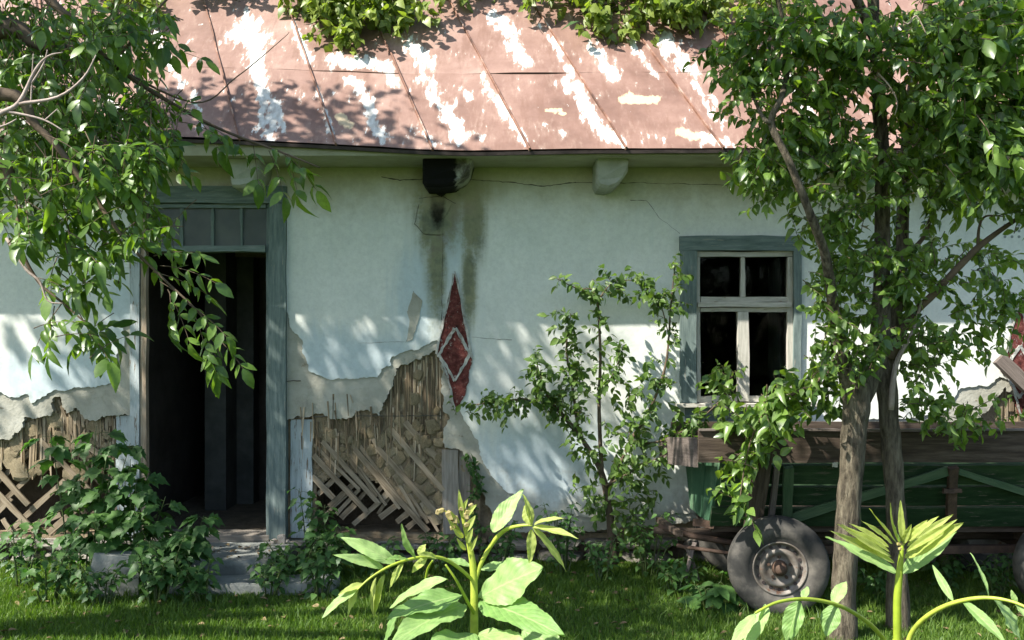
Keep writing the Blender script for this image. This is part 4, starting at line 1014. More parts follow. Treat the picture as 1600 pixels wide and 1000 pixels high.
wcl(100, 120, 150, 140, 4.9, .5, 140); wcl(90, 260, 140, 90, 4.5, .4, 76); wcl(200, 240, 90, 80, 4.7, .4, 48)
wcl(40, 40, 120, 60, 5.3, .4, 60); wcl(230, 40, 70, 55, 4.8, .25, 16); wcl(270, 180, 55, 60, 4.8, .2, 15); wcl(170, 20, 110, 40, 4.5, .3, 26)
wcl(110, 90, 170, 110, 5.6, .3, 60); wcl(110, 150, 150, 140, 6.1, .2, 60); wcl(60, 200, 110, 90, 4.9, .3, 40); wcl(50, 330, 70, 45, 4.4, .3, 16); wcl(150, 380, 80, 45, 4.4, .3, 18); wcl(230, 340, 50, 55, 4.5, .25, 13)
wcl(110, 500, 55, 28, 4.5, .15, 7, .24, .10); wcl(120, 440, 60, 30, 4.5, .2, 8, .22, .09); wcl(165, 535, 15, 20, 4.4, .1, 2, .2, .1)
# the hanging spray in front of the doorway
for px, py, dx, dz, L in [(238, 425, .9, -.15, .36), (250, 440, .9, -.5, .34), (262, 452, .6, -.9, .32), (285, 470, .9, -.5, .32), (300, 480, .5, -1, .30), (320, 505, .4, -1, .28), (330, 520, .9, -.6, .26), (240, 400, .8, .2, .26), (250, 415, .9, .0, .34), (335, 530, .1, -1, .20), (265, 455, .2, -1, .22)]:
    wl_.compound(np.array(P(px, py, 4.4)), np.array([dx, -.1, dz]) + rv3() * .1, L * .85, 4, .084, .5)
for px, py, dx, dz, L in [(405, 225, .9, -.2, .3), (420, 235, .5, -.8, .26), (440, 238, .9, -.5, .28), (395, 222, .1, -1, .22), (450, 240, .3, -1, .22), (310, 190, .8, -.2, .26), (300, 175, .7, -.6, .26)]:
    wl_.compound(np.array(P(px, py, 5.0)), np.array([dx, -.1, dz]) + rv3() * .1, L, 3, .105, .6)
shade_canopy(wl_, (-4.2, 5.6, 6.0), (1.35, .65, 1.5), 200, .13)
shade_canopy(wl_, (-3.5, 3.9, 5.3), (1.1, .8, .7), 62, .14)
shade_canopy(wl_, (-6.1, 5.7, 5.6), (1.0, .7, 1.1), 75, .14)
shade_canopy(wl_, (-5.4, 4.8, 5.0), (1.3, .5, .9), 70, .14)
shade_canopy(wl_, (-2.8, 4.9, 4.9), (1.6, .45, .6), 85, .13)
shade_canopy(wl_, (-3.5, 6.3, 5.5), (.45, .3, .35), 12, .12)
wl_.emit(wt, M['walnut'])

# ------------------------------------------------------------------ two fruit trees on the right
t1 = thing('fruit_tree', 'left of the two fruit trees, forked trunk beside the cart wheel', 'tree', tuple(P(1316, 1000, 5.75) * Vector((1, 1, 0)) if False else (P(1316, 1000, 5.75).x, 5.75, 0)), 'fruit trees before the cart')
limb('trunk', [PT(1314, 1010, 5.75, 25), PT(1318, 940, 5.75, 20), PT(1322, 860, 5.75, 19), PT(1328, 760, 5.75, 18.5), PT(1333, 690, 5.75, 19), PT(1337, 640, 5.75, 21), PT(1338, 600, 5.75, 22), PT(1330, 570, 5.75, 16)], t1, n=14, wob=.18)
limb('limb', [PT(1334, 630, 5.75, 17), PT(1318, 560, 5.72, 12), PT(1302, 480, 5.6, 9), PT(1290, 400, 5.45, 7.5), PT(1262, 325, 5.3, 6.5), PT(1232, 250, 5.25, 6), PT(1205, 192, 5.25, 5.5), PT(1222, 150, 5.25, 4.5), PT(1230, 100, 5.55, 5), PT(1222, 30, 5.5, 4), PT(1200, -60, 5.4, 3)], t1, n=9)
limb('limb', [PT(1340, 630, 5.75, 17), PT(1362, 580, 5.78, 17), PT(1374, 530, 5.8, 16), PT(1378, 450, 5.8, 13), PT(1378, 370, 5.8, 12), PT(1378, 250, 5.75, 11), PT(1372, 140, 5.7, 10), PT(1366, 40, 5.6, 9), PT(1360, -80, 5.5, 9), PT(1330, -250, 5.3, 5)], t1, n=11)
limb('branch', [PT(1205, 192, 5.25, 5), PT(1190, 180, 5.25, 3), PT(1165, 120, 5.55, 2.5), PT(1140, 60, 5.5, 1.5)], t1, n=7)
limb('branch', [PT(1366, 60, 5.6, 8), PT(1300, -60, 5.4, 7), PT(1150, -160, 5.2, 6), PT(950, -240, 5.1, 4)], t1, n=7)
limb('dead_branch', [PT(1378, 150, 5.5, 3), PT(1372, 115, 5.4, 2.6), PT(1388, 80, 5.35, 2.2), PT(1400, 30, 5.3, 2), PT(1418, 38, 5.3, 1.6), PT(1432, 25, 5.3, 1.2), PT(1448, 55, 5.3, .8)], t1, 'jamb', 6, 4)
limb('dead_branch', [PT(1372, 115, 5.35, 1.8), PT(1390, 135, 5.3, 1.4), PT(1402, 160, 5.3, 1.0), PT(1398, 180, 5.3, .6)], t1, 'jamb', 6, 4)
t2 = thing('fruit_tree', 'right of the two fruit trees, slim mossy trunk with long dead side branch', 'tree', (P(1402, 1000, 5.95).x, 5.95, 0), 'fruit trees before the cart')
limb('trunk', [PT(1404, 990, 5.95, 20), PT(1402, 900, 5.95, 16), PT(1400, 800, 5.95, 15), PT(1394, 710, 5.95, 15), PT(1388, 640, 5.95, 15), PT(1386, 580, 5.95, 15), PT(1396, 500, 5.95, 11), PT(1408, 420, 5.95, 10), PT(1412, 300, 5.95, 9), PT(1420, 180, 5.9, 8), PT(1440, 50, 5.9, 7), PT(1470, -80, 5.8, 5)], t2, n=12, wob=.18)
limb('dead_branch', [PT(1392, 560, 5.9, 8), PT(1420, 500, 5.85, 7), PT(1459, 459, 5.8, 6), PT(1500, 415, 5.75, 5.5), PT(1528, 387, 5.75, 5.5), PT(1560, 362, 5.75, 4), PT(1605, 332, 5.7, 3)], t2, 'twig', 8)
limb('branch', [PT(1528, 387, 5.75, 3), PT(1530, 355, 5.75, 2), PT(1540, 338, 5.75, 1.6), PT(1568, 338, 5.75, 1)], t2, 'twig', 6)
limb('branch', [PT(1408, 398, 5.95, 5), PT(1440, 375, 5.9, 3.5), PT(1470, 310, 5.85, 2.5), PT(1520, 300, 5.8, 1.4)], t2, 'twig', 6)
limb('branch', [PT(1392, 640, 5.9, 5), PT(1400, 570, 5.85, 4), PT(1425, 520, 5.8, 3), PT(1440, 470, 5.8, 1.5)], t2, 'deadtwig', 6)
limb('branch', [PT(1440, 60, 5.9, 6), PT(1500, -20, 5.8, 5), PT(1600, -80, 5.7, 4)], t2, 'twig', 7)
f1 = Foliage(['pear0', 'pear1', 'pear2', 'pear3']); f2 = Foliage(['pear0', 'pear1', 'pear2', 'pear3'])
def pcl(fo, cx, cy, rx, ry, Y, dY, n, size=.066, L=.27, nl=13, droop=.8):
    for _ in range(n):
        a = inell((cx, cy, Y), (rx, ry, dY)); p_ = np.array(P(a[0], a[1], a[2]))
        d = np.array([(a[0] - 1380) / 400, -.25, .0]) + rv3() * .7
        fo.spray(p_ - nrmz(d) * L * .5, d, L * rng.uniform(.7, 1.2), nl, size * rng.uniform(.8, 1.15), droop)
pcl(f1, 1240, 110, 125, 120, 5.55, .35, 125); pcl(f1, 1150, 70, 70, 60, 5.5, .25, 32); pcl(f1, 1230, 260, 90, 70, 5.55, .3, 55)
pcl(f1, 1330, 220, 95, 130, 5.6, .4, 80); pcl(f1, 1340, 60, 100, 70, 5.4, .3, 55); pcl(f1, 1330, 430, 90, 70, 5.65, .3, 48); pcl(f1, 1325, 540, 70, 45, 5.6, .25, 30)
pcl(f1, 1290, 350, 45, 45, 5.6, .2, 16); pcl(f1, 1260, 600, 55, 40, 5.9, .2, 15, .085); pcl(f1, 1215, 640, 60, 40, 6.0, .15, 16, .085); pcl(f1, 1165, 700, 30, 60, 6.15, .08, 12, .085); pcl(f1, 1158, 775, 25, 20, 6.15, .08, 4, .085); pcl(f1, 1120, 590, 20, 22, 6.6, .1, 3, .07)
limb('branch', [PT(1325, 560, 5.7, 4), PT(1270, 600, 5.9, 3), PT(1200, 640, 6.05, 2.2), PT(1170, 700, 6.12, 1.5), PT(1156, 780, 6.12, .8)], t1, 'twig', 6)
pcl(f2, 1500, 110, 110, 120, 5.5, .4, 115, .085); pcl(f2, 1440, 240, 70, 80, 5.7, .3, 45); pcl(f2, 1545, 230, 65, 70, 5.3, .3, 40, .088); pcl(f2, 1430, 400, 70, 80, 5.9, .3, 45); pcl(f2, 1460, 520, 65, 55, 5.9, .25, 28); pcl(f2, 1540, 430, 65, 60, 5.9, .2, 20); pcl(f2, 1570, 500, 50, 60, 5.9, .2, 14); pcl(f2, 1500, 640, 90, 40, 6.0, .2, 16); pcl(f2, 1440, 600, 40, 60, 5.95, .2, 12); pcl(f2, 1480, 300, 60, 50, 5.8, .2, 18); pcl(f2, 1590, 320, 20, 20, 5.7, .1, 3); pcl(f2, 1575, 70, 70, 100, 5.4, .35, 60, .085); pcl(f2, 1600, 200, 60, 80, 5.4, .3, 40, .08); pcl(f2, 1480, 20, 130, 50, 5.6, .3, 50); pcl(f2, 1640, 330, 50, 60, 5.6, .2, 20)
shade_canopy(f1, (.35, 5.0, 4.7), (1.5, .75, .8), 130, .12); shade_canopy(f1, (1.5, 4.9, 4.5), (.9, .5, .5), 26, .11)
f1.emit(t1, M['pear']); f2.emit(t2, M['pear'])

# ------------------------------------------------------------------ young tree against the wall
yt_ = thing('young_tree', 'young fruit tree with thin arching branches against the white wall', 'tree', (P(958, 880, 7.35).x, 7.35, 0))
yb = [[(958, 880, 9, 7.35), (952, 800, 6, 7.35), (940, 740, 5, 7.35), (915, 695, 4, 7.35), (880, 650, 3.2, 7.35), (850, 626, 2.6, 7.3), (800, 625, 1.8, 7.25), (745, 632, 1, 7.25)],
      [(940, 740, 4, 7.35), (936, 640, 3, 7.38), (938, 560, 2.4, 7.4), (935, 490, 2, 7.4), (930, 455, 1.4, 7.4), (900, 450, 1, 7.35), (868, 434, .6, 7.3)], [(934, 470, 1.2, 7.4), (960, 440, 1, 7.4), (1000, 440, .6, 7.4)],
      [(948, 770, 4, 7.35), (985, 690, 3, 7.35), (1015, 640, 2.4, 7.35), (1040, 570, 2, 7.38), (1048, 480, 1.4, 7.4), (1055, 410, .7, 7.4)], [(1044, 520, 1, 7.4), (1030, 470, .9, 7.35), (1010, 455, .5, 7.35)],
      [(905, 685, 2.5, 7.35), (895, 610, 2, 7.3), (885, 545, 1.6, 7.3), (892, 490, .8, 7.3)], [(860, 632, 2, 7.3), (845, 590, 1.4, 7.3), (838, 565, .7, 7.3)], [(985, 690, 2, 7.35), (1030, 690, 1.6, 7.3), (1080, 665, 1.2, 7.25), (1130, 620, .8, 7.2), (1145, 580, .5, 7.2)], [(936, 620, 1.5, 7.35), (960, 580, 1, 7.35), (975, 540, .5, 7.35)], [(945, 760, 2, 7.3), (1000, 730, 1.5, 7.2), (1060, 700, .8, 7.2)]]
fy = Foliage(['pear0', 'pear1', 'pear2'])
for k, b in enumerate(yb):
    pts = [(P(x, y, Y), max(r, .5) * Y / F) for x, y, r, Y in b]
    limb('trunk' if k == 0 else 'branch', pts, yt_, 'twig', 7, 6)
    q, _ = spline(pts, 8)
    for i, c in enumerate(q):
        if k == 0 and i < 18: continue
        t = i / len(q)
        if k in (1, 3) and t < .2: continue
        for _ in range((1 if k in (1, 3) else 2) if rng.uniform() < (.85 if t > .3 else .4) else 0):
            fy.spray(np.array(c), rv3() + np.array([0, -.5, .1]), .12 * rng.uniform(.6, 1.3), int(rng.integers(4, 8)), .062, .5, .002)
for cx, cy, rx, ry, n in ((900, 610, 40, 60, 22), (985, 610, 60, 70, 22), (960, 700, 70, 50, 26), (880, 500, 20, 40, 8), (1000, 800, 60, 40, 24), (920, 760, 30, 40, 12), (905, 590, 28, 55, 12), (1020, 600, 40, 50, 12), (955, 450, 45, 22, 10), (1050, 450, 14, 50, 8), (800, 625, 70, 18, 14), (850, 600, 25, 35, 8), (985, 745, 60, 45, 26), (1000, 680, 50, 35, 14), (940, 790, 40, 30, 12), (1090, 660, 60, 25, 14), (1115, 590, 22, 25, 5), (720, 640, 12, 12, 4)):
    for _ in range(int(n * .62)):
        a = inell((cx, cy, 7.3), (rx, ry, .1)); fy.spray(np.array(P(*a)), rv3() + np.array([0, -.4, 0]), .15, 7, .07, .6, .002)
fy.emit(yt_, M['young'])

# ------------------------------------------------------------------ vines growing over the roof
def roof_vine(label, clumps, base, n=300):
    v = thing('roof_vine', label, 'vine', tuple(base), 'vines on the roof')
    fo = Foliage(['ivy0', 'ivy1']); 
    for (px, py, rx, ry, n_, th) in clumps:
        for _ in range(n_):
            a = inell((px, py, 0), (rx, ry, 0)); 
            k = (HOR - a[1]) / F                       # where this row meets the roof plane
            Y = (3.217 - CAMZ - 7.13 * math.tan(TH)) / (k - math.tan(TH)); 
            p_ = np.array(P(a[0], a[1], Y)) + np.array([0, -math.sin(TH), math.cos(TH)]) * rng.uniform(.02, th)
            fo.spray(p_, rv3() * .7 + np.array([.1, -.6, -.3]), .2, 7, .085, .8, .002)
    for j in range(3):
        c = clumps[j % len(clumps)]; q = []
        for i in range(6):
            a = (c[0] + rng.uniform(-c[2], c[2]), c[1] - 40 + i * 14); k = (HOR - a[1]) / F; Y = (3.217 - CAMZ - 7.13 * math.tan(TH)) / (k - math.tan(TH))
            q.append((P(a[0], a[1], Y) + Vector((0, -.04, .04)), .008 - .001 * i))
        limb('stem', q, v, 'twig', 6, 4)
    fo.emit(v, M['vine'], n)
roof_vine('bright leafy vine clump on the roof above the doorway', [(560, 20, 85, 32, 110, .34), (540, 52, 50, 22, 34, .2), (630, 28, 45, 26, 34, .3), (510, -30, 120, 40, 70, .4), (480, 8, 30, 20, 14, .2)], (-1.4, 8.5, 4.8), 220)
roof_vine('wide vine clump along the roof top beside the fruit tree', [(1000, 10, 120, 30, 120, .34), (940, 45, 45, 18, 26, .2), (1050, 35, 60, 26, 44, .3), (880, 0, 50, 26, 36, .3), (1000, -45, 160, 40, 80, .4), (1170, 20, 80, 40, 50, .3)], (1.1, 8.5, 4.8), 220)
roof_vine('small sunlit vine tuft on the roof edge near the walnut branches', [(232, 15, 30, 20, 20, .25), (190, -20, 80, 30, 40, .3)], (-3.2, 8.5, 4.8), 60)
roof_vine('thin dark vine strand hanging at the roof top between the large clumps', [(735, -22, 75, 22, 46, .45), (830, 22, 12, 16, 5, .3), (330, -18, 70, 20, 34, .45), (700, 12, 22, 18, 8, .4)], (-.4, 8.6, 5), 60)

# ------------------------------------------------------------------ weeds along the wall
def weed(px, Y, h, spread, size, ns, label, kinds=('lob0', 'lob1'), nmax=45, per=11, name='weed_plant', group='weeds along the house wall', lean=0.0):
    x = (px - 800) * Y / F
    w = thing(name, label, 'weed', (x, Y, 0), group); fo = Foliage(list(kinds))
    for i in range(ns):
        a = rng.uniform(0, 6.28); r = spread * rng.uniform(.15, 1); hh = h * rng.uniform(.55, 1.0)
        top = np.array([x + r * math.cos(a) + lean, Y + r * .6 * math.sin(a), hh]); base = np.array([x + r * .25 * math.cos(a), Y + .2 * r * math.sin(a), -.01])
        pts, rd = spline([(base, .007), (base * .45 + top * .55 + np.array([0, 0, .05]), .005), (top, .002)], 5)
        MB().tube(pts, rd, 5).build('stem', M['weedstem'], w, True)
        n = per + int(hh * 6)
        for k in range(n):
            t = .25 + .75 * (k + .5) / n; c = np.array(pts[min(int(t * (len(pts) - 1)), len(pts) - 1)])
            an = k * 2.4 + a; o = np.array([math.cos(an), math.sin(an), rng.uniform(-.1, .5)])
            st = c + nrmz(o) * size * rng.uniform(.3, .9)
            fo.tw.tube([Vector(c), Vector((c + st) / 2 + np.array([0, 0, .01])), Vector(st)], [.0018] * 3, 4, False)
            for da in (-.7, 0, .7) if size > .085 else (0,):
                o2 = np.array([math.cos(an + da), math.sin(an + da), -.25 + rng.uniform(-.25, .15)])
                fo.leaf(st, o2, np.array([0, -.35, 1.0]) + rv3() * .35, size * rng.uniform(.8, 1.4))
    fo.emit(w, M['weed'], nmax, M['weedstem'], rest='small_leaves')
weed(125, 6.95, 1.18, .42, .12, 6, 'tallest leafy green weed in front of the exposed laths left of the door', nmax=70, per=6)
weed(205, 6.85, .98, .40, .12, 6, 'tall green weed reaching across the left door jamb', nmax=70, per=6)
weed(275, 6.75, .66, .30, .11, 5, 'leafy weed spreading over the left end of the doorstep', nmax=60)
weed(30, 6.9, .55, .28, .07, 6, 'bushy weed at the left edge of the picture below the laths')
weed(75, 6.55, .38, .25, .06, 7, 'low weed on the lawn left of the concrete block')
weed(245, 6.48, .52, .22, .07, 8, 'weed growing right against the concrete block', ('ivy0', 'lob1'))
weed(160, 6.45, .30, .22, .055, 7, 'short weed on the lawn before the concrete block', ('ivy0', 'lob1'))
weed(320, 6.55, .34, .22, .06, 7, 'low weed at the left end of the bottom step', ('ivy0', 'lob1'))
weed(488, 7.35, .66, .20, .08, 6, 'broad-leaved weed standing against the post right of the door')
weed(525, 7.2, .46, .24, .07, 7, 'weed below the wattle laths, right of the doorstep', ('lob0', 'ivy1'))
weed(455, 7.0, .36, .22, .06, 8, 'weed creeping over the right end of the doorstep', ('ivy0', 'lob1'))
weed(420, 6.72, .24, .20, .05, 8, 'small weed on the middle of the bottom step', ('ivy0', 'lob1'))
weed(500, 6.65, .34, .26, .055, 9, 'spreading weed at the right end of the bottom step', ('ivy0', 'lob1'))
weed(600, 7.3, .30, .3, .05, 7, 'low dark weed under the middle of the lath panel', ('ivy0', 'ivy1'))
weed(690, 7.35, .38, .22, .055, 7, 'dark weed at the foot of the grey wall boards', ('ivy0', 'ivy1'))
weed(780, 7.35, .42, .24, .05, 7, 'weed below the ragged edge of the white plaster', ('pear0', 'ivy1'))
weed(880, 7.35, .56, .24, .05, 9, 'bushy weed at the wall left of the young tree', ('pear0', 'ivy1'))
weed(1010, 7.2, .52, .26, .05, 9, 'bushy weed at the wall right of the young tree', ('pear0', 'ivy1'))
weed(940, 7.1, .34, .22, .045, 8, 'low weed at the foot of the young tree', ('pear0', 'ivy1'))
weed(1108, 6.38, .20, .12, .11, 6, 'broad-leaved dock plant just left of the front cart wheel', ('wal0', 'wal2'), per=3)
weed(1060, 6.75, .26, .18, .05, 8, 'low weed under the cart drawbar', ('ivy0', 'lob1'))
weed(1370, 6.6, .22, .2, .05, 7, 'low weed on the lawn behind the fruit tree trunks', ('ivy0', 'lob1'))
weed(1475, 6.9, .28, .26, .05, 8, 'sunlit weed under the middle of the cart', ('ivy0', 'lob1'))
weed(1560, 6.6, .34, .2, .05, 8, 'feathery weed beside the rear cart wheel', ('pear2', 'lob1'))
iv = thing('wall_creeper', 'thin creeper climbing the plaster edge right of the grey boards', 'vine', (P(745, 900, 7.6).x, 7.6, 0))
fo = Foliage(['ivy0', 'ivy1']); ip = [(P(752, 890, 7.6), .006), (P(748, 830, 7.64), .005), (P(740, 780, 7.66), .004), (P(748, 750, 7.67), .003), (P(735, 715, 7.67), .002)]
limb('stem', ip, iv, 'twig', 5)
for c in spline(ip, 8)[0]:
    for _ in range(2): fo.spray(np.array(c), rv3() + np.array([0, -.6, 0]), .06, 3, .045, .6, .0015)
fo.emit(iv, M['weed'], 60)

# ------------------------------------------------------------------ lawn
def grass(n, x0, x1, y0, y1, h0, h1, clump=0, seed=0):
    r = np.random.default_rng(seed); x = r.uniform(x0, x1, n); y = r.uniform(y0, y1, n)
    if clump:
        c = r.integers(0, clump, n); cx = r.uniform(x0, x1, clump); cy = r.uniform(y0, y1, clump); x = cx[c] + r.normal(size=n) * .07; y = cy[c] + r.normal(size=n) * .07
    dens = np.array([mnoise.noise((a * 2.2, b * 2.2, 7)) for a, b in zip(x, y)])
    h = r.uniform(h0, h1, n) * (1 + .6 * dens); a = r.uniform(0, 6.28, n); w = r.uniform(.0016, .0034, n); be = r.uniform(.1, .9, n) * h; ba = r.uniform(0, 6.28, n)
    V = np.zeros((n, 5, 3)); cx, sx = np.cos(a) * w, np.sin(a) * w
    V[:, 0] = np.stack([x - cx, y - sx, 0 * x - .005], 1); V[:, 1] = np.stack([x + cx, y + sx, 0 * x - .005], 1)
    mx, my = x + np.cos(ba) * be * .35, y + np.sin(ba) * be * .35
    V[:, 2] = np.stack([mx - cx * .8, my - sx * .8, h * .6], 1); V[:, 3] = np.stack([mx + cx * .8, my + sx * .8, h * .6], 1)
    V[:, 4] = np.stack([x + np.cos(ba) * be, y + np.sin(ba) * be, h * .95], 1)
    T = np.array([[0, 1, 3], [0, 3, 2], [2, 3, 4]])[None] + (np.arange(n) * 5)[:, None, None]
    return V.reshape(-1, 3), T.reshape(-1, 3)
gs = [grass(190000, -4.2, 4.2, 5.2, 7.75, .018, .05, 0, 1), grass(20000, -4.6, 4.6, 3.0, 5.2, .04, .09, 0, 2), grass(9000, -4.0, 4.0, 5.6, 7.7, .05, .12, 190, 3)]
off = 0; Vs = []; Ts = []
for v_, t_ in gs: Vs.append(v_); Ts.append(t_ + off); off += len(v_)
go = new('grass', mesh_np('grass', np.concatenate(Vs), np.concatenate(Ts), True), M['grass'], None, None, 'stuff'); go['label'] = 'short green grass covering the lawn before the house'; go['category'] = 'grass'

lf = Foliage(['pear1', 'wal1', 'ivy1'])
for _ in range(420):
    x_, y_ = rng.uniform(-3.8, 3.8), rng.uniform(5.5, 7.6)
    lf.leaf(np.array([x_, y_, .022 + .012 * rng.uniform()]), np.array([rng.normal(), rng.normal(), .1]), np.array([0, 0, 1]) + rv3() * .5, rng.uniform(.03, .06))
for _ in range(60):
    x_, y_ = rng.uniform(-2.9, -1.75), rng.uniform(7.1, 7.6); lf.leaf(np.array([x_, y_, .195]), np.array([rng.normal(), rng.normal(), .1]), np.array([0, 0, 1]) + rv3() * .4, rng.uniform(.025, .05))
merge_leaves(lf.items, None, M['litter'], 'leaf_litter'); lo = bpy.data.objects['leaf_litter']; lo['label'] = 'dry brown leaf litter scattered on lawn and doorstep'; lo['category'] = 'leaf litter'
# ------------------------------------------------------------------ seedlings close to the camera
def big_leaf(p0, p1, w, nrm, parent, mat, fold=.25, curl=.12, serr=.022, n=26, name='leaf', twist=0.0, shape=.45):
    """A large serrate leaflet from p0 to p1 (world), half-width w, veins in the material."""
    p0 = np.array(p0); p1 = np.array(p1); d = p1 - p0; L = np.linalg.norm(d); d = d / L
    nv = np.asarray(nrm, float); nv = nrmz(nv - d * nv.dot(d)); x = np.cross(d, nv); V = []; UV = []; T = []; m = 3
    ph = rng.uniform(0, 6)
    for i in range(n + 1):
        t = i / n; wd = w * (math.sin(math.pi * min(1, t ** shape_pow(shape))) ** .8) * (1 - .25 * t)
        if 0 < i < n: wd *= 1 + serr * (1 if i % 2 else -1)
        if i == n: wd = 0
        an = twist * t; xx = x * math.cos(an) + nv * math.sin(an); nn = nv * math.cos(an) - x * math.sin(an)
        c = p0 + d * L * t - nn * (curl * L * (t * t - .25 * t)) 
        for k in range(-m, m + 1):
            s = k / m; z = fold * abs(s) * wd * (1 - .35 * abs(s)) + .10 * w * math.sin(t * 11 + ph + s * 2) * abs(s) + .05 * w * math.sin(t * 29 + ph * 2 - s * 3) * abs(s)
            V.append(c + xx * s * wd + nn * z); UV.append((s, t))
    q = 2 * m + 1
    for i in range(n):
        for k in range(2 * m): 
            a = i * q + k; T += [(a, a + 1, a + q + 1), (a, a + q + 1, a + q)]
    return new(name, mesh_np(name, V, T, True, UV), mat, parent)
def shape_pow(s): return math.log(.5) / math.log(s)
def PP(px, py, Y): return P(px, py, Y)
def stalk(name, pts, parent, mat='stalk', n=8): 
    p_, r_ = spline(pts, 7); r_ = [q * .78 for q in r_]; return MB().tube(p_, r_, n, True, .05).build(name, M[mat], parent, True)
YA = 2.2
s1 = thing('ash_seedling', 'bright green seedling with flower buds at its tip in the foreground', 'seedling', (P(742, 1000, YA).x, YA, 0), 'seedlings in the foreground')
stalk('stem', [(Vector((P(745, 1000, YA).x, YA, -.02)), .016), (P(742, 1080, YA), .014), PT(741, 1000, YA, 8.5), PT(741, 930, YA, 8), PT(739, 885, YA, 7), PT(733, 850, YA, 5.5), PT(726, 822, YA, 4), PT(722, 800, YA, 2.6)], s1, n=12)
stalk('leaf_stalk', [PT(742, 912, YA, 4), PT(752, 880, YA, 4.2), PT(770, 848, YA, 4.6), PT(790, 828, YA - .02, 4.2), PT(815, 821, YA - .04, 3.2), PT(832, 821, YA - .05, 2.2)], s1)
stalk('leaf_stalk', [PT(740, 908, YA, 3.6), PT(718, 888, YA - .03, 3.8), PT(690, 872, YA - .06, 3.6), PT(655, 871, YA - .09, 3.2), PT(615, 882, YA - .12, 2.8), PT(580, 902, YA - .14, 2.3), PT(558, 922, YA - .15, 1.6)], s1)
stalk('leaf_stalk', [PT(742, 962, YA, 3.4), PT(728, 935, YA - .05, 3.2), PT(712, 905, YA - .08, 2.6), PT(696, 882, YA - .08, 2)], s1)
stalk('leaf_stalk', [PT(664, 915, YA + .1, 2.2), PT(668, 890, YA + .08, 2.4), PT(676, 876, YA + .05, 1.8)], s1)
UPF = (-.35, -.65, .7)
def L1(a, b, w, Y0=YA, Y1=None, nrm=UPF, mat='ash', parent=s1, **k):
    return big_leaf(PP(*a, Y0), PP(*b, Y1 if Y1 is not None else Y0), w * Y0 / F, nrm, parent, M[mat], **k)
L1((748, 934), (840, 884), 40, YA, YA - .10, (-.15, -.8, .6), fold=.15, shape=.55)
L1((750, 938), (877, 980), 32, YA, YA - .22, (.1, -.75, .75), fold=.3, shape=.42)
L1((725, 944), (612, 992), 34, YA, YA - .18, (-.3, -.7, .8), fold=.3, shape=.42)
L1((722, 930), (606, 956), 27, YA - .02, YA - .1, (-.3, -.6, .9), fold=.25)
L1((700, 905), (598, 936), 15, YA + .05, YA + .1, (-.2, -.5, .9), fold=.4, curl=.25)
L1((738, 990), (660, 1030), 34, YA - .05, YA - .25, (-.2, -.8, .7), fold=.25)
L1((748, 990), (830, 1030), 34, YA - .05, YA - .22, (.2, -.8, .7), fold=.25)
L1((815, 985), (880, 1010), 30, YA + .1, YA + .05, (.1, -.8, .7), fold=.2)
L1((622, 958), (596, 1010), 12, YA - .05, YA - .05, (-.9, -.5, .2), fold=.3)
L1((750, 890), (815, 878), 12, YA + .04, YA + .05, (0, -.4, .9), fold=.3)
L1((735, 885), (698, 870), 9, YA + .03, YA + .05, (0, -.4, .9))
L1((770, 832), (815, 762), 17, YA - .02, YA, (-.55, -.8, .1), fold=.5, shape=.4)
L1((828, 820), (818, 790), 8, YA - .05, YA - .04, (-.5, -.8, .2), fold=.7, mat='ashfold')
L1((831, 821), (820, 772), 8, YA - .05, YA - .05, (.6, -.7, .2), fold=.7, mat='ashfold')
L1((834, 820), (879, 806), 7, YA - .05, YA - .1, (0, -.5, .9), fold=.8, mat='ashfold')
L1((832, 823), (903, 836), 8, YA - .05, YA - .12, (.1, -.6, .8), fold=.7, mat='ashfold')
L1((832, 824), (890, 890), 9, YA - .05, YA - .04, (.8, -.6, .3), fold=.6, mat='ashfold')
L1((830, 826), (829, 882), 9, YA - .05, YA - .07, (.3, -.9, .1), fold=.5, mat='ashfold')
for a, b, w in [((650, 872), (622, 826), 9), ((655, 868), (664, 850), 8), ((640, 876), (605, 868), 9), ((618, 880), (535, 836), 14), ((600, 888), (526, 862), 10), ((630, 880), (606, 918), 7), ((600, 898), (578, 968), 8), ((588, 902), (576, 966), 7), ((570, 912), (528, 925), 7), ((562, 918), (500, 958), 11), ((560, 922), (540, 960), 8), ((668, 872), (640, 894), 8), ((682, 872), (658, 862), 7)]:
    L1(a, b, w, YA - .11, YA - .13 - rng.uniform(-.04, .05), (-.3 + rng.uniform(-.3, .3), -.7, .6), fold=.5, curl=.2, mat='ashfold' if w < 9 else 'ash')
# bud cluster at the tip: short bracts and buds
for px, py, ex, ey, w in [(724, 812, 716, 766, 5), (726, 808, 744, 788, 5), (722, 800, 730, 780, 4), (718, 818, 704, 800, 4), (728, 830, 742, 806, 6), (716, 830, 700, 812, 4), (724, 840, 708, 826, 5), (730, 850, 738, 826, 5), (736, 862, 745, 838, 3), (728, 860, 714, 842, 4)]:
    big_leaf(PP(px, py, YA - .01), PP(ex, ey, YA - .03), w * YA / F, (-.2, -.9, .3), s1, M['ashfold'], fold=.7, n=8, name='bract')
stalk('bud_stalk', [PT(720, 832, YA, 2.2), PT(708, 812, YA, 1.9), PT(698, 800, YA, 1.6), PT(690, 798, YA, 1.2)], s1)
def bud(px, py, r, nm='flower_bud', parent=s1, Y=YA - .015):
    q = P(px, py, Y); new(nm, bud_me, None, parent, Matrix.Translation(q) @ Matrix.Rotation(rng.uniform(0, 3), 4, 'Y') @ Matrix.Diagonal((r * Y / F,) * 2 + (r * Y / F * 1.5, 1)))
bud_me = LUMPS[1].copy(); bud_me.materials.clear(); bud_me.materials.append(M['bud'])
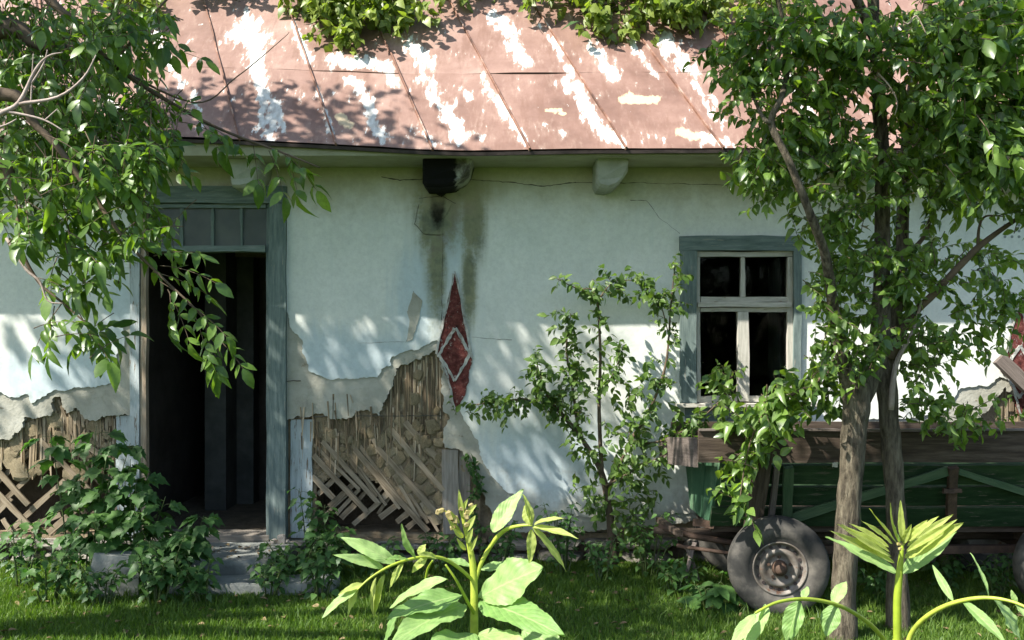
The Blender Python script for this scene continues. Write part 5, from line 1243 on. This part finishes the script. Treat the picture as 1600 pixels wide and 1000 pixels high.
for px, py, r in [(703, 806, 11), (690, 798, 7), (684, 800, 6), (733, 800, 9), (729, 806, 8), (712, 812, 8), (722, 795, 7), (736, 790, 6), (708, 824, 7), (730, 820, 7)]: bud(px, py, r)

YC = 2.0
s2 = thing('ash_seedling', 'bright green seedling with a fan of folded new leaves in the right foreground', 'seedling', (P(1402, 1000, YC).x, YC, 0), 'seedlings in the foreground')
stalk('stem', [(Vector((P(1400, 1000, YC).x, YC, -.02)), .014), (P(1402, 1090, YC), .013), PT(1402, 1000, YC, 8), PT(1402, 940, YC, 8), PT(1405, 900, YC, 7), PT(1408, 870, YC, 5), PT(1410, 850, YC, 3)], s2, n=12)
stalk('leaf_stalk', [PT(1396, 1030, YC, 5), PT(1380, 998, YC, 4.8), PT(1350, 968, YC - .05, 4.6), PT(1310, 946, YC - .1, 4.2), PT(1262, 936, YC - .14, 3.8), PT(1215, 941, YC - .18, 3.2), PT(1180, 958, YC - .2, 2.4)], s2)
stalk('leaf_stalk', [PT(1412, 1030, YC, 5.5), PT(1424, 990, YC, 5.2), PT(1450, 962, YC - .04, 4.8), PT(1490, 942, YC - .08, 4.4), PT(1540, 934, YC - .12, 3.8), PT(1590, 943, YC - .16, 3), PT(1640, 970, YC - .2, 2)], s2)
def L2(a, b, w, Y0, Y1, nrm, mat='ash', **k): return L1(a, b, w, Y0, Y1, nrm, mat, s2, **k)
L2((1250, 939), (1226, 1006), 19, YC - .15, YC - .15, (-.6, -.7, .3), fold=.3)
L2((1305, 945), (1290, 994), 17, YC - .1, YC - .12, (-.5, -.8, .3), fold=.35); L2((1302, 944), (1322, 905), 12, YC - .1, YC - .06, (-.5, -.8, .3), fold=.4)
L2((1255, 937), (1262, 914), 7, YC - .13, YC - .1, (-.5, -.8, .3), fold=.4)
L2((1200, 948), (1160, 1012), 17, YC - .18, YC - .22, (-.6, -.6, .5), fold=.3); L2((1196, 944), (1186, 984), 8, YC - .18, YC - .2, (.5, -.8, .3), fold=.4); L2((1180, 960), (1140, 1010), 12, YC - .2, YC - .25, (-.5, -.7, .4), fold=.4)
L2((1490, 940), (1455, 880), 7, YC - .08, YC - .02, (-.5, -.8, .3), fold=.7); L2((1545, 934), (1522, 862), 6, YC - .12, YC - .08, (.6, -.8, .2), fold=.7); L2((1588, 943), (1580, 922), 5, YC - .15, YC - .15, (-.5, -.8, .3), fold=.6)
L2((1505, 940), (1575, 1004), 10, YC - .09, YC - .2, (-.3, -.6, .8), fold=.7); L2((1552, 935), (1606, 1010), 24, YC - .12, YC - .14, (.7, -.6, .4), fold=.3); L2((1585, 942), (1612, 975), 9, YC - .15, YC - .2, (.3, -.6, .7), fold=.6)
# opposite folded leaves of the terminal fan
FAN = [((1402, 896), (1290, 838), 11, 'ash', 1.0), ((1397, 880), (1297, 829), 6, 'ashfold', 1.6), ((1393, 870), (1302, 825), 5, 'ashfold', 1.6), ((1390, 862), (1312, 822), 5.5, 'ashfold', 1.4), ((1388, 855), (1326, 818), 5, 'ashfold', 1.6), ((1394, 850), (1346, 813), 4.5, 'ashfold', 1.2),
       ((1408, 896), (1496, 836), 12, 'ash', .9), ((1413, 872), (1508, 816), 10, 'ashfold', 1.1), ((1416, 862), (1497, 811), 5, 'ashfold', 1.6), ((1417, 854), (1487, 806), 5.5, 'ashfold', 1.5), ((1418, 846), (1470, 808), 5, 'ashfold', 1.5), ((1416, 842), (1450, 812), 4, 'ashfold', 1.4),
       ((1402, 850), (1354, 797), 4.5, 'ashfold', 1.2), ((1404, 848), (1377, 789), 4, 'ashfold', 1.4), ((1411, 848), (1408, 780), 4.5, 'ashfold', 1.3), ((1412, 850), (1425, 818), 4, 'ashfold', 1.4), ((1406, 852), (1392, 822), 5, 'ash', 1.0)]
for i, (b0, tp, w, mt_, fd) in enumerate(FAN):
    sg = -1 if tp[0] < 1400 else 1; y0 = YC + rng.uniform(-.03, .03)
    L2(b0, tp, w * 1.35, y0, y0 + rng.uniform(-.12, .05), (sg * rng.uniform(-.7, -.1), -.75, rng.uniform(.3, .8)), mat=mt_, fold=fd * .7, curl=rng.uniform(-.14, .02), shape=.45, twist=rng.uniform(-.5, .5))
for px, py, r in [(1408, 858, 6), (1411, 850, 5), (1405, 850, 5), (1409, 842, 5)]: bud(px, py, r, 'leaf_bud', s2, YC)
# a pale feathery weed at the lower right corner
weed(1560, 3.2, .62, .10, .045, 7, 'pale feathery weed at the lower right corner behind the seedling', ('lob1', 'pear2'), name='feathery_weed', group='low plants in the foreground')
weed(1345, 3.4, .72, .09, .04, 6, 'small pale weed peeking up beside the right seedling stem', ('lob1', 'pear2'), name='feathery_weed', group='low plants in the foreground')
